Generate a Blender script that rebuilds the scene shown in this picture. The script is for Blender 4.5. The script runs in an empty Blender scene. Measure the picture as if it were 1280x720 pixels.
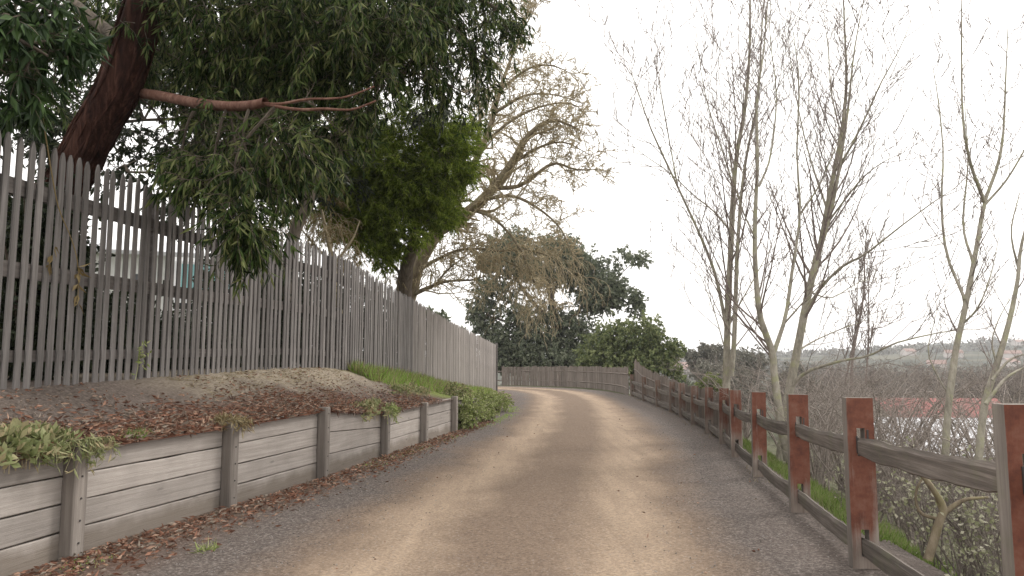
import bpy, math, random
import numpy as np

rng = np.random.default_rng(7)
random.seed(7)
COL = bpy.context.scene.collection
R = math.radians

# ------------------------------------------------------------------ camera
EYE = np.array([0.0, 0.0, 1.45])
F = 900.0                      # focal length in photo pixels (1280 wide)
PITCH = math.atan(95 / F)
FW = np.array([0, math.cos(PITCH), math.sin(PITCH)])
UP = np.array([0, -math.sin(PITCH), math.cos(PITCH)])
RT = np.array([1.0, 0, 0])

def P(px, py, D):
    """photo pixel at world depth Y = D"""
    d = RT * ((px - 640) / F) + FW + UP * ((360 - py) / F)
    return EYE + d * (D / d[1])

def G(px, py, z=0.0):
    """photo pixel on the level z"""
    d = RT * ((px - 640) / F) + FW + UP * ((360 - py) / F)
    return EYE + d * ((z - EYE[2]) / d[2])

def proj(p):
    q = np.asarray(p) - EYE
    c = q @ FW
    return 640 + F * (q @ RT) / c, 360 - F * (q @ UP) / c

# ------------------------------------------------------------------ mesh helpers
class MB:
    def __init__(self):
        self.v, self.f, self.n, self.mi = [], [], 0, []
    def add(self, verts, faces, mat=0):
        verts = np.asarray(verts, float).reshape(-1, 3)
        faces = np.asarray(faces, int)
        self.v.append(verts); self.f.append(faces + self.n)
        self.mi.append(np.full(len(faces), mat, int))
        self.n += len(verts)
    def box(self, c, sx, sy, sz, ax=None, ay=None, az=None, jit=0.0, mats=None):
        ax = np.array([1., 0, 0]) if ax is None else np.asarray(ax, float)
        az = np.array([0, 0, 1.]) if az is None else np.asarray(az, float)
        ay = np.cross(az, ax) if ay is None else np.asarray(ay, float)
        s = np.array([[-1,-1,-1],[1,-1,-1],[1,1,-1],[-1,1,-1],[-1,-1,1],[1,-1,1],[1,1,1],[-1,1,1]]) * 0.5
        v = np.asarray(c) + s[:, :1]*sx*ax + s[:, 1:2]*sy*ay + s[:, 2:]*sz*az
        if jit: v = v + rng.normal(0, jit, v.shape)
        f = [[0,3,2,1],[4,5,6,7],[0,1,5,4],[1,2,6,5],[2,3,7,6],[3,0,4,7]]  # bot top -y +x +y -x
        if mats is None:
            self.add(v, f)
        else:
            for k in range(6):
                self.f.append(np.array([f[k]]) + self.n); self.mi.append(np.array([mats[k]]))
            self.v.append(v); self.n += 8
    def tubes(self, lines, sides=5, mat=0, rough=0.0):
        groups = {}
        for pts, rad in lines:
            groups.setdefault(len(pts), []).append((pts, rad))
        for k, L in groups.items():
            A = np.array([l[0] for l in L], float)            # m,k,3
            Rr = np.array([l[1] for l in L], float)           # m,k
            m = len(A)
            T = np.gradient(A, axis=1)
            T /= np.linalg.norm(T, axis=2, keepdims=True) + 1e-9
            ref = np.where(np.abs(T.mean(1)[:, 2:3]) > .8, np.array([[1., 0, 0]]), np.array([[0, 0, 1.]]))[:, None, :]
            N1 = np.cross(T, np.broadcast_to(ref, T.shape)); N1 /= np.linalg.norm(N1, axis=2, keepdims=True) + 1e-9
            N2 = np.cross(T, N1)
            a = np.arange(sides) * 2 * math.pi / sides
            rr = Rr[:, :, None, None]
            if rough:
                rr = rr * (1 + rng.normal(0, rough, (m, k, sides, 1)))
            V = A[:, :, None, :] + rr * (np.cos(a)[None, None, :, None] * N1[:, :, None, :] + np.sin(a)[None, None, :, None] * N2[:, :, None, :])
            idx = np.arange(m * k * sides).reshape(m, k, sides)
            a0 = idx[:, :-1, :]; a1 = np.roll(a0, -1, axis=2); b0 = idx[:, 1:, :]; b1 = np.roll(b0, -1, axis=2)
            self.add(V.reshape(-1, 3), np.stack([a0, a1, b1, b0], -1).reshape(-1, 4), mat)
    def leaves(self, base, axis, length, width, fold=0.25, roll=None, curl=0.0, mat=0, mid=.4):
        base = np.asarray(base, float); n = len(base)
        axis = axis / (np.linalg.norm(axis, axis=1, keepdims=True) + 1e-9)
        rnd = rng.normal(size=(n, 3)) if roll is None else roll
        s = np.cross(axis, rnd); s /= np.linalg.norm(s, axis=1, keepdims=True) + 1e-9
        nn = np.cross(s, axis)
        length = np.broadcast_to(np.asarray(length, float), (n,))[:, None]
        width = np.broadcast_to(np.asarray(width, float), (n,))[:, None]
        tip = base + axis * length + nn * length * curl
        l = base + axis * length * mid + s * width * .5 + nn * width * fold
        r = base + axis * length * mid - s * width * .5 + nn * width * fold
        V = np.stack([base, l, tip, r], 1).reshape(-1, 3)
        i = np.arange(n) * 4
        Fc = np.concatenate([np.stack([i, i+2, i+1], 1), np.stack([i, i+3, i+2], 1)])
        self.add(V, Fc, mat)
    def build(self, name, mats, parent=None, origin=None, smooth=False):
        if not isinstance(mats, (list, tuple)): mats = [mats]
        V = np.concatenate(self.v)
        if origin is None: origin = parent.location if parent is not None else (0, 0, 0)
        V = V - np.array(origin)
        me = bpy.data.meshes.new(name)
        me.vertices.add(len(V)); me.vertices.foreach_set('co', V.astype(np.float32).ravel())
        loops = np.concatenate([f.ravel() for f in self.f])
        sizes = np.concatenate([np.full(len(f), f.shape[1]) for f in self.f])
        starts = np.concatenate([[0], np.cumsum(sizes)[:-1]])
        me.loops.add(len(loops)); me.loops.foreach_set('vertex_index', loops.astype(np.int32))
        me.polygons.add(len(sizes)); me.polygons.foreach_set('loop_start', starts.astype(np.int32))
        try: me.polygons.foreach_set('loop_total', sizes.astype(np.int32))
        except Exception: pass
        me.polygons.foreach_set('material_index', np.concatenate(self.mi).astype(np.int32))
        me.polygons.foreach_set('use_smooth', np.full(len(sizes), smooth))
        me.update(calc_edges=True); me.validate()
        for m in mats: me.materials.append(m)
        o = bpy.data.objects.new(name, me); COL.objects.link(o)
        if parent is not None: o.parent = parent
        else: o.location = origin
        return o

def join(a, b):
    """append mesh b to a, in material slot 1"""
    for f in b.f: a.f.append(f + a.n)
    a.v += b.v; a.mi += [np.ones_like(m) for m in b.mi]; a.n += b.n

def thing(name, loc, label, cat, group=None):
    o = bpy.data.objects.new(name, None); COL.objects.link(o)
    o.location = tuple(float(a) for a in loc); o.empty_display_size = .2
    return tag(o, label, cat, group)

def tag(o, label=None, cat=None, group=None, kind=None):
    if label: o['label'] = label
    if cat: o['category'] = cat
    if group: o['group'] = group
    if kind: o['kind'] = kind
    return o

def smooth_line(pts, n=12):
    """Catmull-Rom resample"""
    p = np.asarray(pts, float)
    if len(p) < 3:
        t = np.linspace(0, 1, n)[:, None]; return p[0] * (1 - t) + p[-1] * t
    q = np.vstack([2*p[0]-p[1], p, 2*p[-1]-p[-2]])
    out = []
    u = np.linspace(0, len(p) - 1 - 1e-6, n)
    for s in u:
        i = int(s); t = s - i
        a, b, c, d = q[i], q[i+1], q[i+2], q[i+3]
        out.append(.5*((2*b)+(-a+c)*t+(2*a-5*b+4*c-d)*t*t+(-a+3*b-3*c+d)*t**3))
    return np.array(out)

def interp(x, xs, ys): return np.interp(x, xs, ys)

def sstep(a, b, x):
    t = np.clip((x - a) / (b - a), 0, 1); return t*t*(3-2*t)

def vnoise(x, y, seed=0):
    """cheap smooth value noise, arrays"""
    x = np.asarray(x, float); y = np.asarray(y, float)
    xi = np.floor(x).astype(int); yi = np.floor(y).astype(int); xf = x - xi; yf = y - yi
    def h(a, b):
        n = (a * 374761393 + b * 668265263 + seed * 1442695041) & 0x7fffffff
        n = ((n ^ (n >> 13)) * 1274126177) & 0x7fffffff
        return (n ^ (n >> 16)) % 65536 / 65535.0
    u = xf*xf*(3-2*xf); v = yf*yf*(3-2*yf)
    return (h(xi, yi)*(1-u)+h(xi+1, yi)*u)*(1-v)+(h(xi, yi+1)*(1-u)+h(xi+1, yi+1)*u)*v

# ------------------------------------------------------------------ materials
class NT:
    def __init__(self, name):
        self.m = bpy.data.materials.new(name); self.m.use_nodes = True
        self.t = self.m.node_tree; self.t.nodes.clear()
        self.out = self.n('ShaderNodeOutputMaterial')
    def n(self, typ, **kw):
        o = self.t.nodes.new(typ)
        for k, v in kw.items(): setattr(o, k, v)
        return o
    def l(self, a, b): self.t.links.new(a, b)
    def noise(self, scale, vec=None, detail=4, rough=.55, dist=0):
        o = self.n('ShaderNodeTexNoise'); o.inputs['Scale'].default_value = scale
        o.inputs['Detail'].default_value = detail; o.inputs['Roughness'].default_value = rough; o.inputs['Distortion'].default_value = dist
        if vec is not None: self.l(vec, o.inputs['Vector'])
        return o.outputs['Fac']
    def ramp(self, fac, stops, interp='LINEAR'):
        o = self.n('ShaderNodeValToRGB'); o.color_ramp.interpolation = interp
        e = o.color_ramp.elements
        while len(e) < len(stops): e.new(.5)
        for k, (p, c) in enumerate(stops):
            e[k].position = p
            e[k].color = (c, c, c, 1) if isinstance(c, (int, float)) else (*c, 1)
        self.l(fac, o.inputs['Fac']); return o.outputs['Color']
    def mix(self, fac, a, b, mode='MIX'):
        o = self.n('ShaderNodeMix', data_type='RGBA', blend_type=mode)
        for s, v in ((0, fac), (6, a), (7, b)):
            if isinstance(v, (int, float)): o.inputs[s].default_value = v
            elif isinstance(v, tuple): o.inputs[s].default_value = (*v, 1)
            else: self.l(v, o.inputs[s])
        return o.outputs[2]
    def math(self, op, a, b=0.0, c=None):
        o = self.n('ShaderNodeMath', operation=op)
        for s, v in enumerate((a, b) if c is None else (a, b, c)):
            if isinstance(v, (int, float)): o.inputs[s].default_value = v
            else: self.l(v, o.inputs[s])
        return o.outputs[0]
    def mapping(self, vec, scale=(1, 1, 1), loc=None, rot=(0, 0, 0)):
        o = self.n('ShaderNodeMapping'); o.inputs['Scale'].default_value = scale; o.inputs['Rotation'].default_value = rot
        self.l(vec, o.inputs['Vector'])
        if loc is not None:
            if isinstance(loc, tuple): o.inputs['Location'].default_value = loc
            else: self.l(loc, o.inputs['Location'])
        return o.outputs['Vector']
    def coord(self, which='Object'): return self.n('ShaderNodeTexCoord').outputs[which]
    def bsdf(self, col, rough=.85, spec=.25, bump=None, bs=.3, bd=.01, transl=None):
        b = self.n('ShaderNodeBsdfPrincipled')
        if isinstance(col, tuple): b.inputs['Base Color'].default_value = (*col, 1)
        else: self.l(col, b.inputs['Base Color'])
        if isinstance(rough, (int, float)): b.inputs['Roughness'].default_value = rough
        else: self.l(rough, b.inputs['Roughness'])
        b.inputs['Specular IOR Level'].default_value = spec
        if bump is not None:
            o = self.n('ShaderNodeBump'); o.inputs['Strength'].default_value = bs; o.inputs['Distance'].default_value = bd
            self.l(bump, o.inputs['Height']); self.l(o.outputs['Normal'], b.inputs['Normal'])
        sh = b.outputs['BSDF']
        if transl:
            t = self.n('ShaderNodeBsdfTranslucent')
            if isinstance(col, tuple): t.inputs['Color'].default_value = (*col, 1)
            else: self.l(col, t.inputs['Color'])
            m = self.n('ShaderNodeMixShader'); m.inputs[0].default_value = transl
            self.l(sh, m.inputs[1]); self.l(t.outputs[0], m.inputs[2]); sh = m.outputs[0]
        self.l(sh, self.out.inputs['Surface'])
        return self.m

def objvec(t, scale):
    """object coordinates, shifted by a random amount per object, stretched along the grain"""
    oi = t.n('ShaderNodeObjectInfo')
    off = t.math('MULTIPLY', oi.outputs['Random'], 37.0)
    c = t.n('ShaderNodeCombineXYZ')
    for k in range(3): t.l(off, c.inputs[k])
    return t.mapping(t.coord(), scale, c.outputs[0]), oi

def wood(name, dark, mid, light, axis='Z', grain=26, island=False, stain=.35, tint=(1, 1, 1), moss=0.0, knots=False):
    t = NT(name)
    sc = {'X': (1.1, grain, grain), 'Y': (grain, 1.1, grain), 'Z': (grain, grain, 1.1)}[axis]
    v, oi = objvec(t, sc)
    g = t.noise(1.0, v, 6, .65)
    col = t.ramp(g, [(.28, dark), (.5, mid), (.75, light)])
    v2, _ = objvec(t, (1, 1, 1))
    s = t.noise(2.3, v2, 5, .6)
    col = t.mix(t.ramp(s, [(.35, 0.0), (.7, stain)]), col, tuple(c * .62 for c in mid))
    if knots:
        kv = t.n('ShaderNodeTexVoronoi'); kv.inputs['Scale'].default_value = 1.0; t.l(t.mapping(v2, (2.1, 6.5, 6.5)), kv.inputs['Vector'])
        kd = t.noise(14, v2, 3, .6)
        kk = t.math('ADD', kv.outputs['Distance'], t.math('MULTIPLY', t.math('SUBTRACT', kd, .5), .16))
        col = t.mix(t.ramp(kk, [(.03, .8), (.13, 0.0)]), col, tuple(c * .38 for c in mid))
        xyz = t.n('ShaderNodeSeparateXYZ'); t.l(t.coord(), xyz.inputs[0])
        damp = t.math('ADD', xyz.outputs[2], t.math('MULTIPLY', s, -.22))
        col = t.mix(t.ramp(damp, [(-.2, .65), (.10, 0.0)]), col, (.13, .105, .08))
    rn = oi.outputs['Random']
    if island: rn = t.n('ShaderNodeNewGeometry').outputs['Random Per Island']
    val = t.math('MULTIPLY_ADD', rn, .34, .83)
    cc = t.n('ShaderNodeCombineColor')
    for k in range(3): t.l(val, cc.inputs[k])
    col = t.mix(1.0, col, cc.outputs[0], 'MULTIPLY')
    if tint != (1, 1, 1): col = t.mix(1.0, col, tint, 'MULTIPLY')
    if moss:
        mo = t.noise(5.0, v2, 4, .6)
        col = t.mix(t.ramp(mo, [(.52, 0.0), (.72, moss)]), col, (.16, .17, .10))
    g2 = t.noise(3.0, v, 4, .7)
    return t.bsdf(col, .88, .15, t.math('ADD', g, g2), .55, .006)

def leafmat(name, cols, rough=.5, transl=.25, spec=.35):
    t = NT(name)
    rn = t.n('ShaderNodeNewGeometry').outputs['Random Per Island']
    n = len(cols)
    col = t.ramp(rn, [((i + .5) / n, c) for i, c in enumerate(cols)])
    return t.bsdf(col, rough, spec, transl=transl)

def bark(name, dark, mid, light, axis=(9, 9, 1.6), lichen=None, bs=.8, bd=.02):
    t = NT(name)
    v = t.mapping(t.coord(), axis)
    g = t.noise(1.0, v, 7, .68, .4)
    col = t.ramp(g, [(.3, dark), (.5, mid), (.72, light)])
    if lichen:
        s = t.noise(6.0, t.coord(), 4, .6)
        col = t.mix(t.ramp(s, [(.5, 0.0), (.66, .75)]), col, lichen)
    return t.bsdf(col, .9, .15, g, bs, bd)

M = {}
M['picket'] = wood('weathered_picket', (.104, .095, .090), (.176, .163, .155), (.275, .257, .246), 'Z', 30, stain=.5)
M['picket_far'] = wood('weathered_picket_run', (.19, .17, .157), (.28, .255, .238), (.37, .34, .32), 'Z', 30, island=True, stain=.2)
M['rail_grey'] = wood('shaded_weathered_rail', (.055, .048, .045), (.105, .093, .086), (.17, .152, .14), 'Y', 24)  # shade behind the pickets is put into this darker wood colour
M['board'] = wood('retaining_board', (.25, .223, .20), (.335, .302, .274), (.42, .384, .352), 'X', 38, stain=.55, knots=True)
M['wallpost'] = wood('retaining_post', (.14, .122, .108), (.23, .203, .18), (.32, .29, .262), 'Z', 22)
M['split_rail'] = wood('split_rail', (.075, .065, .058), (.145, .126, .112), (.30, .265, .235), 'Y', 34, moss=.35)
M['paling'] = wood('paling', (.09, .073, .06), (.185, .155, .135), (.30, .265, .235), 'Z', 24, stain=.5)
M['paling_dark'] = wood('paling_dark', (.05, .043, .038), (.10, .085, .075), (.16, .14, .125), 'Z', 24, stain=.5)

def red_paint():
    t = NT('flaking_red_paint')
    v, oi = objvec(t, (1, 1, 1))
    vg, _ = objvec(t, (24, 24, 1.2))
    g = t.noise(1.0, vg, 6, .65)
    woodc = t.ramp(g, [(.3, (.14, .112, .094)), (.5, (.24, .198, .17)), (.75, (.33, .29, .255))])
    p = t.noise(9.0, v, 5, .7)
    red = t.ramp(p, [(.3, (.085, .031, .021)), (.5, (.145, .051, .032)), (.8, (.20, .105, .075))])
    w = t.noise(4.0, t.mapping(v, (1.5, 1.5, .6)), 6, .7)
    wear = t.math('SUBTRACT', t.math('ADD', w, t.n('ShaderNodeSeparateColor').outputs[0]), 0.0)
    sep = t.n('ShaderNodeSeparateColor'); t.l(oi.outputs['Color'], sep.inputs[0])
    xyz = t.n('ShaderNodeSeparateXYZ'); t.l(t.coord(), xyz.inputs[0])
    low = t.ramp(xyz.outputs[2], [(.06, .42), (.42, .0)])
    edge = t.ramp(t.math('ABSOLUTE', xyz.outputs[0]), [(.070, 0.0), (.095, .14)])
    s = t.math('ADD', t.math('ADD', t.math('ADD', t.math('MULTIPLY_ADD', g, .55, t.math('MULTIPLY_ADD', w, .6, -.07)), edge), t.math('MULTIPLY', sep.outputs[0], .3)), low)
    f = t.ramp(s, [(.60, 0.0), (.84, 1.0)])
    col = t.mix(f, red, woodc)
    col = t.mix(t.math('MULTIPLY', sep.outputs[0], .4), col, (.20, .14, .11))
    return t.bsdf(col, .75, .25, t.math('ADD', g, t.math('MULTIPLY', f, -.6)), .5, .005)
M['red'] = red_paint()
M['post_grey'] = wood('grey_fence_post', (.13, .115, .10), (.215, .19, .17), (.31, .28, .255), 'Z', 22, stain=.5, moss=.35)
M['metal'] = NT('dark_metal').bsdf((.045, .04, .038), .6, .4)

def path_mat():
    t = NT('gravel_path')
    u = t.n('ShaderNodeAttribute', attribute_name='across').outputs['Fac']
    c = t.coord()
    big = t.noise(.55, c, 4, .55); med = t.noise(2.4, c, 5, .6); fine = t.noise(34, c, 5, .75)
    vf = t.noise(120, c, 3, .8)
    uu = t.math('ADD', u, t.math('MULTIPLY', t.math('SUBTRACT', big, .5), .9))
    uu = t.math('ADD', uu, t.math('MULTIPLY', t.math('SUBTRACT', med, .5), .35))
    au = t.math('ABSOLUTE', uu)
    # dust of the wheel tracks against grey gravel on the verges
    dirt = t.ramp(t.math('MULTIPLY', au, .25), [(.35, 1.0), (.49, 0.0)])
    trk = t.math('ABSOLUTE', t.math('SUBTRACT', au, .92))
    track = t.ramp(trk, [(.10, 1.0), (.58, 0.0)])
    gravel = t.ramp(fine, [(.28, (.040, .033, .030)), (.5, (.112, .095, .085)), (.74, (.25, .22, .20))])
    vor = t.n('ShaderNodeTexVoronoi'); vor.inputs['Scale'].default_value = 62; t.l(c, vor.inputs['Vector'])
    sc_ = t.n('ShaderNodeSeparateColor'); t.l(vor.outputs['Color'], sc_.inputs[0])
    peb = t.ramp(sc_.outputs[0], [(.0, .55), (.55, 1.0), (.9, 1.55)])
    gravel = t.mix(.75, gravel, t.mix(1.0, gravel, peb, 'MULTIPLY'))
    gravel = t.mix(t.ramp(big, [(.35, .0), (.7, .35)]), gravel, (.13, .10, .085))
    mid = t.ramp(fine, [(.25, (.092, .066, .048)), (.5, (.170, .125, .092)), (.75, (.26, .20, .152))])
    dust = t.ramp(fine, [(.2, (.205, .152, .108)), (.5, (.325, .247, .178)), (.8, (.43, .335, .25))])
    streak = t.noise(1.0, t.mapping(c, (5, .35, 1)), 4, .6)
    tr = t.math('MULTIPLY', track, t.ramp(streak, [(.25, .45), (.6, 1.0)]))
    d = t.mix(tr, mid, dust)
    d = t.mix(.30, d, t.mix(1.0, d, peb, 'MULTIPLY'))
    d = t.mix(t.ramp(med, [(.5, 0.0), (.8, .3)]), d, (.20, .15, .115))
    col = t.mix(dirt, gravel, d)
    # leaf-stained soil under the wall
    leaf = t.ramp(t.math('MULTIPLY', uu, -.25), [(.57, 0.0), (.69, .85)])
    col = t.mix(leaf, col, t.ramp(fine, [(.3, (.06, .04, .03)), (.7, (.17, .11, .085))]))
    st = t.ramp(t.noise(55, c, 2, .5), [(.62, 0.0), (.70, .45)])
    col = t.mix(st, col, (.36, .34, .32))
    h = t.math('ADD', fine, t.math('MULTIPLY', vf, .7))
    return t.bsdf(col, .95, .12, h, .55, .012)
M['path'] = path_mat()

def bank_mat():
    t = NT('bank_soil')
    c = t.coord()
    y = t.n('ShaderNodeSeparateXYZ'); t.l(c, y.inputs[0])
    a = t.n('ShaderNodeAttribute', attribute_name='across').outputs['Fac']   # 0 wall, 1 fence
    big = t.noise(1.2, c, 4, .6); fine = t.noise(30, c, 5, .75); strand = t.noise(1, t.mapping(c, (60, 9, 20), rot=(0, 0, .5)), 4, .7)
    soil = t.ramp(fine, [(.28, (.04, .031, .027)), (.5, (.105, .084, .074)), (.75, (.22, .185, .165))])
    straw = t.ramp(strand, [(.3, (.16, .13, .095)), (.55, (.35, .30, .23)), (.75, (.52, .46, .37))])
    aw = t.math('ADD', a, t.math('MULTIPLY', t.math('SUBTRACT', big, .5), .8))
    sfac = t.math('MULTIPLY', t.ramp(aw, [(.42, 0.0), (.75, 1.0)]), t.ramp(t.math('MULTIPLY', y.outputs[1], .05), [(.36, .08), (.46, .9), (.68, .8), (.74, 0.0)]))
    col = t.mix(sfac, soil, straw)
    lit = t.ramp(fine, [(.3, (.06, .024, .016)), (.55, (.17, .070, .042)), (.8, (.28, .14, .09))])
    lf = t.ramp(aw, [(.30, .85), (.55, .0)])
    col = t.mix(t.math('MULTIPLY', lf, t.ramp(t.math('MULTIPLY', y.outputs[1], .05), [(.48, 1.0), (.62, .2)])), col, lit)
    gr = t.ramp(t.math('ADD', t.math('MULTIPLY', y.outputs[1], .04), t.math('MULTIPLY', t.math('SUBTRACT', aw, .5), .09)), [(.56, 0.0), (.62, .9)])
    col = t.mix(gr, col, t.ramp(fine, [(.3, (.09, .12, .03)), (.7, (.22, .26, .08))]))
    return t.bsdf(col, .95, .1, t.math('ADD', fine, strand), .7, .02)
M['bank'] = bank_mat()

def terrain_mat():
    t = NT('terrain_grass')
    c = t.coord()
    n1 = t.noise(.02, c, 6, .6); n2 = t.noise(.35, c, 6, .65); n3 = t.noise(8, c, 4, .7)
    a = t.ramp(n2, [(.3, (.045, .055, .025)), (.55, (.085, .085, .045)), (.75, (.14, .12, .075))])
    b = t.ramp(n1, [(.40, (.03, .04, .028)), (.52, (.05, .058, .038)), (.64, (.13, .125, .085))])
    dist = t.n('ShaderNodeVectorMath', operation='LENGTH'); t.l(c, dist.inputs[0])
    far = t.ramp(t.math('MULTIPLY', dist.outputs['Value'], .005), [(.3, 0.0), (.8, 1.0)])
    col = t.mix(far, a, b)
    col = t.mix(.3, col, t.ramp(n3, [(.3, (.03, .03, .02)), (.7, (.14, .13, .09))]))
    return t.bsdf(col, .95, .1, n3, .5, .03)
M['terrain'] = terrain_mat()

M['euc_leaf'] = leafmat('gum_leaf', [(.010, .020, .005), (.020, .038, .009), (.038, .064, .014), (.085, .122, .036), (.155, .17, .066)], .5, .25, .10)
M['laurel_leaf'] = leafmat('broad_leaf', [(.012, .026, .008), (.024, .046, .014), (.05, .088, .026)], .45, .15, .15)
M['dark_leaf'] = leafmat('evergreen_leaf', [(.013, .021, .008), (.022, .034, .012), (.04, .052, .02)], .5, .2)
M['wattle_leaf'] = leafmat('wattle_leaf', [(.070, .105, .014), (.14, .195, .028), (.25, .31, .055)], .6, .45, .06)
M['gum_far'] = leafmat('far_gum_leaf', [(.085, .105, .068), (.14, .165, .108), (.19, .21, .142), (.235, .25, .178)], .7, .3, .15)  # lightened and greyed: a pale glare veil is put into the leaf colour
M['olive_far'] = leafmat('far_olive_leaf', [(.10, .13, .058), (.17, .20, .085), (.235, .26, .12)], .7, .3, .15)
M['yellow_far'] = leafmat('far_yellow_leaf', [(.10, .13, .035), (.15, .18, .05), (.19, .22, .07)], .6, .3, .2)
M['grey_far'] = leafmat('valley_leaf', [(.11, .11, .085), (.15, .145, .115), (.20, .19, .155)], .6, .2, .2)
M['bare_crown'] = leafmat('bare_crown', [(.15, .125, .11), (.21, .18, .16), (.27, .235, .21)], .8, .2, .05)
M['tan_leaf'] = leafmat('dry_leaf', [(.16, .115, .05), (.24, .18, .085), (.32, .25, .13)], .7, .3, .15)
M['silver_leaf'] = leafmat('silver_leaf', [(.15, .175, .07), (.24, .265, .12), (.33, .335, .18), (.37, .31, .18)], .6, .3, .2)
M['grass'] = leafmat('grass_blade', [(.21, .33, .06), (.28, .43, .09), (.36, .50, .14), (.44, .42, .22)], .6, .45, .1)
M['bright_grass'] = leafmat('bright_grass_blade', [(.11, .17, .035), (.16, .24, .055), (.22, .29, .09), (.24, .24, .12)], .6, .35, .2)
M['dry_grass'] = leafmat('dry_grass_blade', [(.20, .155, .08), (.28, .23, .13), (.36, .31, .2)], .7, .3, .1)
M['bush_leaf'] = leafmat('bush_leaf', [(.19, .235, .07), (.27, .325, .11), (.35, .40, .16), (.42, .43, .23)], .55, .3, .25)
M['pale_leaf'] = leafmat('pale_shrub_leaf', [(.20, .21, .12), (.29, .30, .18), (.40, .40, .28), (.48, .46, .36)], .6, .35, .2)
M['litter'] = leafmat('fallen_leaf', [(.10, .050, .034), (.19, .092, .060), (.28, .145, .096), (.37, .25, .18), (.16, .12, .094), (.24, .20, .16)], .7, .1, .2)
M['bark_red'] = bark('stringy_red_bark', (.010, .005, .004), (.034, .014, .010), (.10, .048, .033), (16, 16, 1.3), bs=1, bd=.04)
M['bark_limb'] = bark('limb_bark', (.075, .034, .024), (.15, .078, .058), (.24, .145, .11), (14, 14, 6))
M['bark_brown'] = bark('brown_bark', (.04, .032, .025), (.10, .082, .064), (.18, .15, .12), (10, 10, 2))
M['bark_oak'] = bark('lichen_bark', (.10, .078, .055), (.20, .165, .115), (.31, .265, .195), (9, 9, 4), lichen=(.22, .20, .10))
M['bark_pale'] = bark('pale_bark', (.17, .155, .125), (.31, .285, .235), (.44, .41, .345), (12, 12, 5), lichen=(.33, .33, .20))
M['bark_twig'] = bark('twig_bark', (.14, .115, .102), (.23, .19, .172), (.32, .275, .25), (20, 20, 20))
M['bark_tan'] = bark('tan_twig', (.26, .21, .13), (.38, .32, .21), (.50, .44, .31), (20, 20, 20))
M['bark_thicket'] = bark('thicket_twig', (.18, .152, .135), (.29, .25, .222), (.40, .355, .32), (20, 20, 20))
M['bark_near'] = bark('near_twig', (.09, .076, .067), (.17, .146, .128), (.26, .228, .205), (20, 20, 20))
M['stone'] = leafmat('loose_stone', [(.11, .10, .09), (.20, .185, .17), (.32, .30, .28)], .9, .0, .15)

def plain(name, col, rough=.7, var=.25, scale=3.0, spec=.25):
    t = NT(name)
    n = t.noise(scale, t.coord(), 5, .6)
    return t.bsdf(t.ramp(n, [(.3, tuple(c * (1 - var) for c in col)), (.7, tuple(min(1, c * (1 + var * .4)) for c in col))]), rough, spec)
M['white_wall'] = plain('white_weatherboard', (.78, .78, .76), .6, .08)
M['van_white'] = NT('van_paint').bsdf((.80, .80, .79), .35, .5)
M['teal'] = plain('teal_glass', (.30, .58, .58), .15, .1, spec=.6)
M['dark_roof'] = plain('dark_roof', (.09, .09, .095), .7, .2)
M['red_roof'] = plain('red_roof', (.27, .095, .085), .7, .3, 1.0)
M['white_roof'] = plain('pale_metal_roof', (.72, .73, .76), .45, .1, .6)
M['cream_wall'] = plain('cream_wall', (.55, .50, .42), .8, .15)
M['glass'] = plain('dark_window', (.04, .045, .05), .15, .2, spec=.5)
M['far_wall'] = plain('far_house_wall', (.55, .50, .47), .8, .15)
M['far_roof'] = plain('far_house_roof', (.30, .20, .17), .8, .15)

# ------------------------------------------------------------------ layout curves
fx_y = np.array([1.0, 4.0, 6.0, 7.1, 9.1, 10.9, 13.0, 14.2, 19.7, 26, 33.0])
fx_x = np.array([-4.62, -4.36, -4.18, -4.09, -3.90, -3.64, -3.22, -3.02, -2.33, -1.55, -.74])
_fs = smooth_line(np.stack([fx_x, fx_y], 1), 300)
def xf(y): return np.interp(y, _fs[:, 1], _fs[:, 0])
top_px = np.array([-300, -60, 12, 39, 66, 119, 172, 237, 337, 376, 420, 451, 479, 507, 534, 559, 620])
top_py = np.array([70, 150, 174, 184, 193, 211, 230, 256, 289, 302, 317, 336, 354, 369, 385, 400, 431])
bot_px = np.array([-300, -60, 0, 31, 125, 187, 250, 312, 380, 402, 424, 447, 480, 534, 580, 620])
bot_py = np.array([512, 493, 489, 488, 478, 474, 469, 464, 460, 460, 462, 467, 472, 480, 485, 488])
def fence_z(y):
    x = float(xf(y))
    px = 640 + F * x / (y * math.cos(PITCH))          # good first guess
    for _ in range(3):
        pt = P(px, np.interp(px, bot_px, bot_py), y); px += (x - pt[0]) * F / y
    zb = P(px, np.interp(px, bot_px, bot_py), y)[2]
    zt = P(px, np.interp(px, top_px, top_py), y)[2]
    if y < 5.6:
        zb = 1.235 + 0.0 * y; zt = zb + 2.12
    return zb, zt
_zy = np.linspace(1, 33, 80); _zz = np.array([fence_z(y) for y in _zy])
# soften
def soft(a, k=3):
    for _ in range(k): a = np.concatenate([a[:1], (a[:-2] + 2*a[1:-1] + a[2:]) / 4, a[-1:]])
    return a
_zb, _zt = soft(_zz[:, 0]), soft(_zz[:, 1])
def zfb(y): return np.interp(y, _zy, _zb)
def zft(y): return np.interp(y, _zy, _zt)

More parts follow.
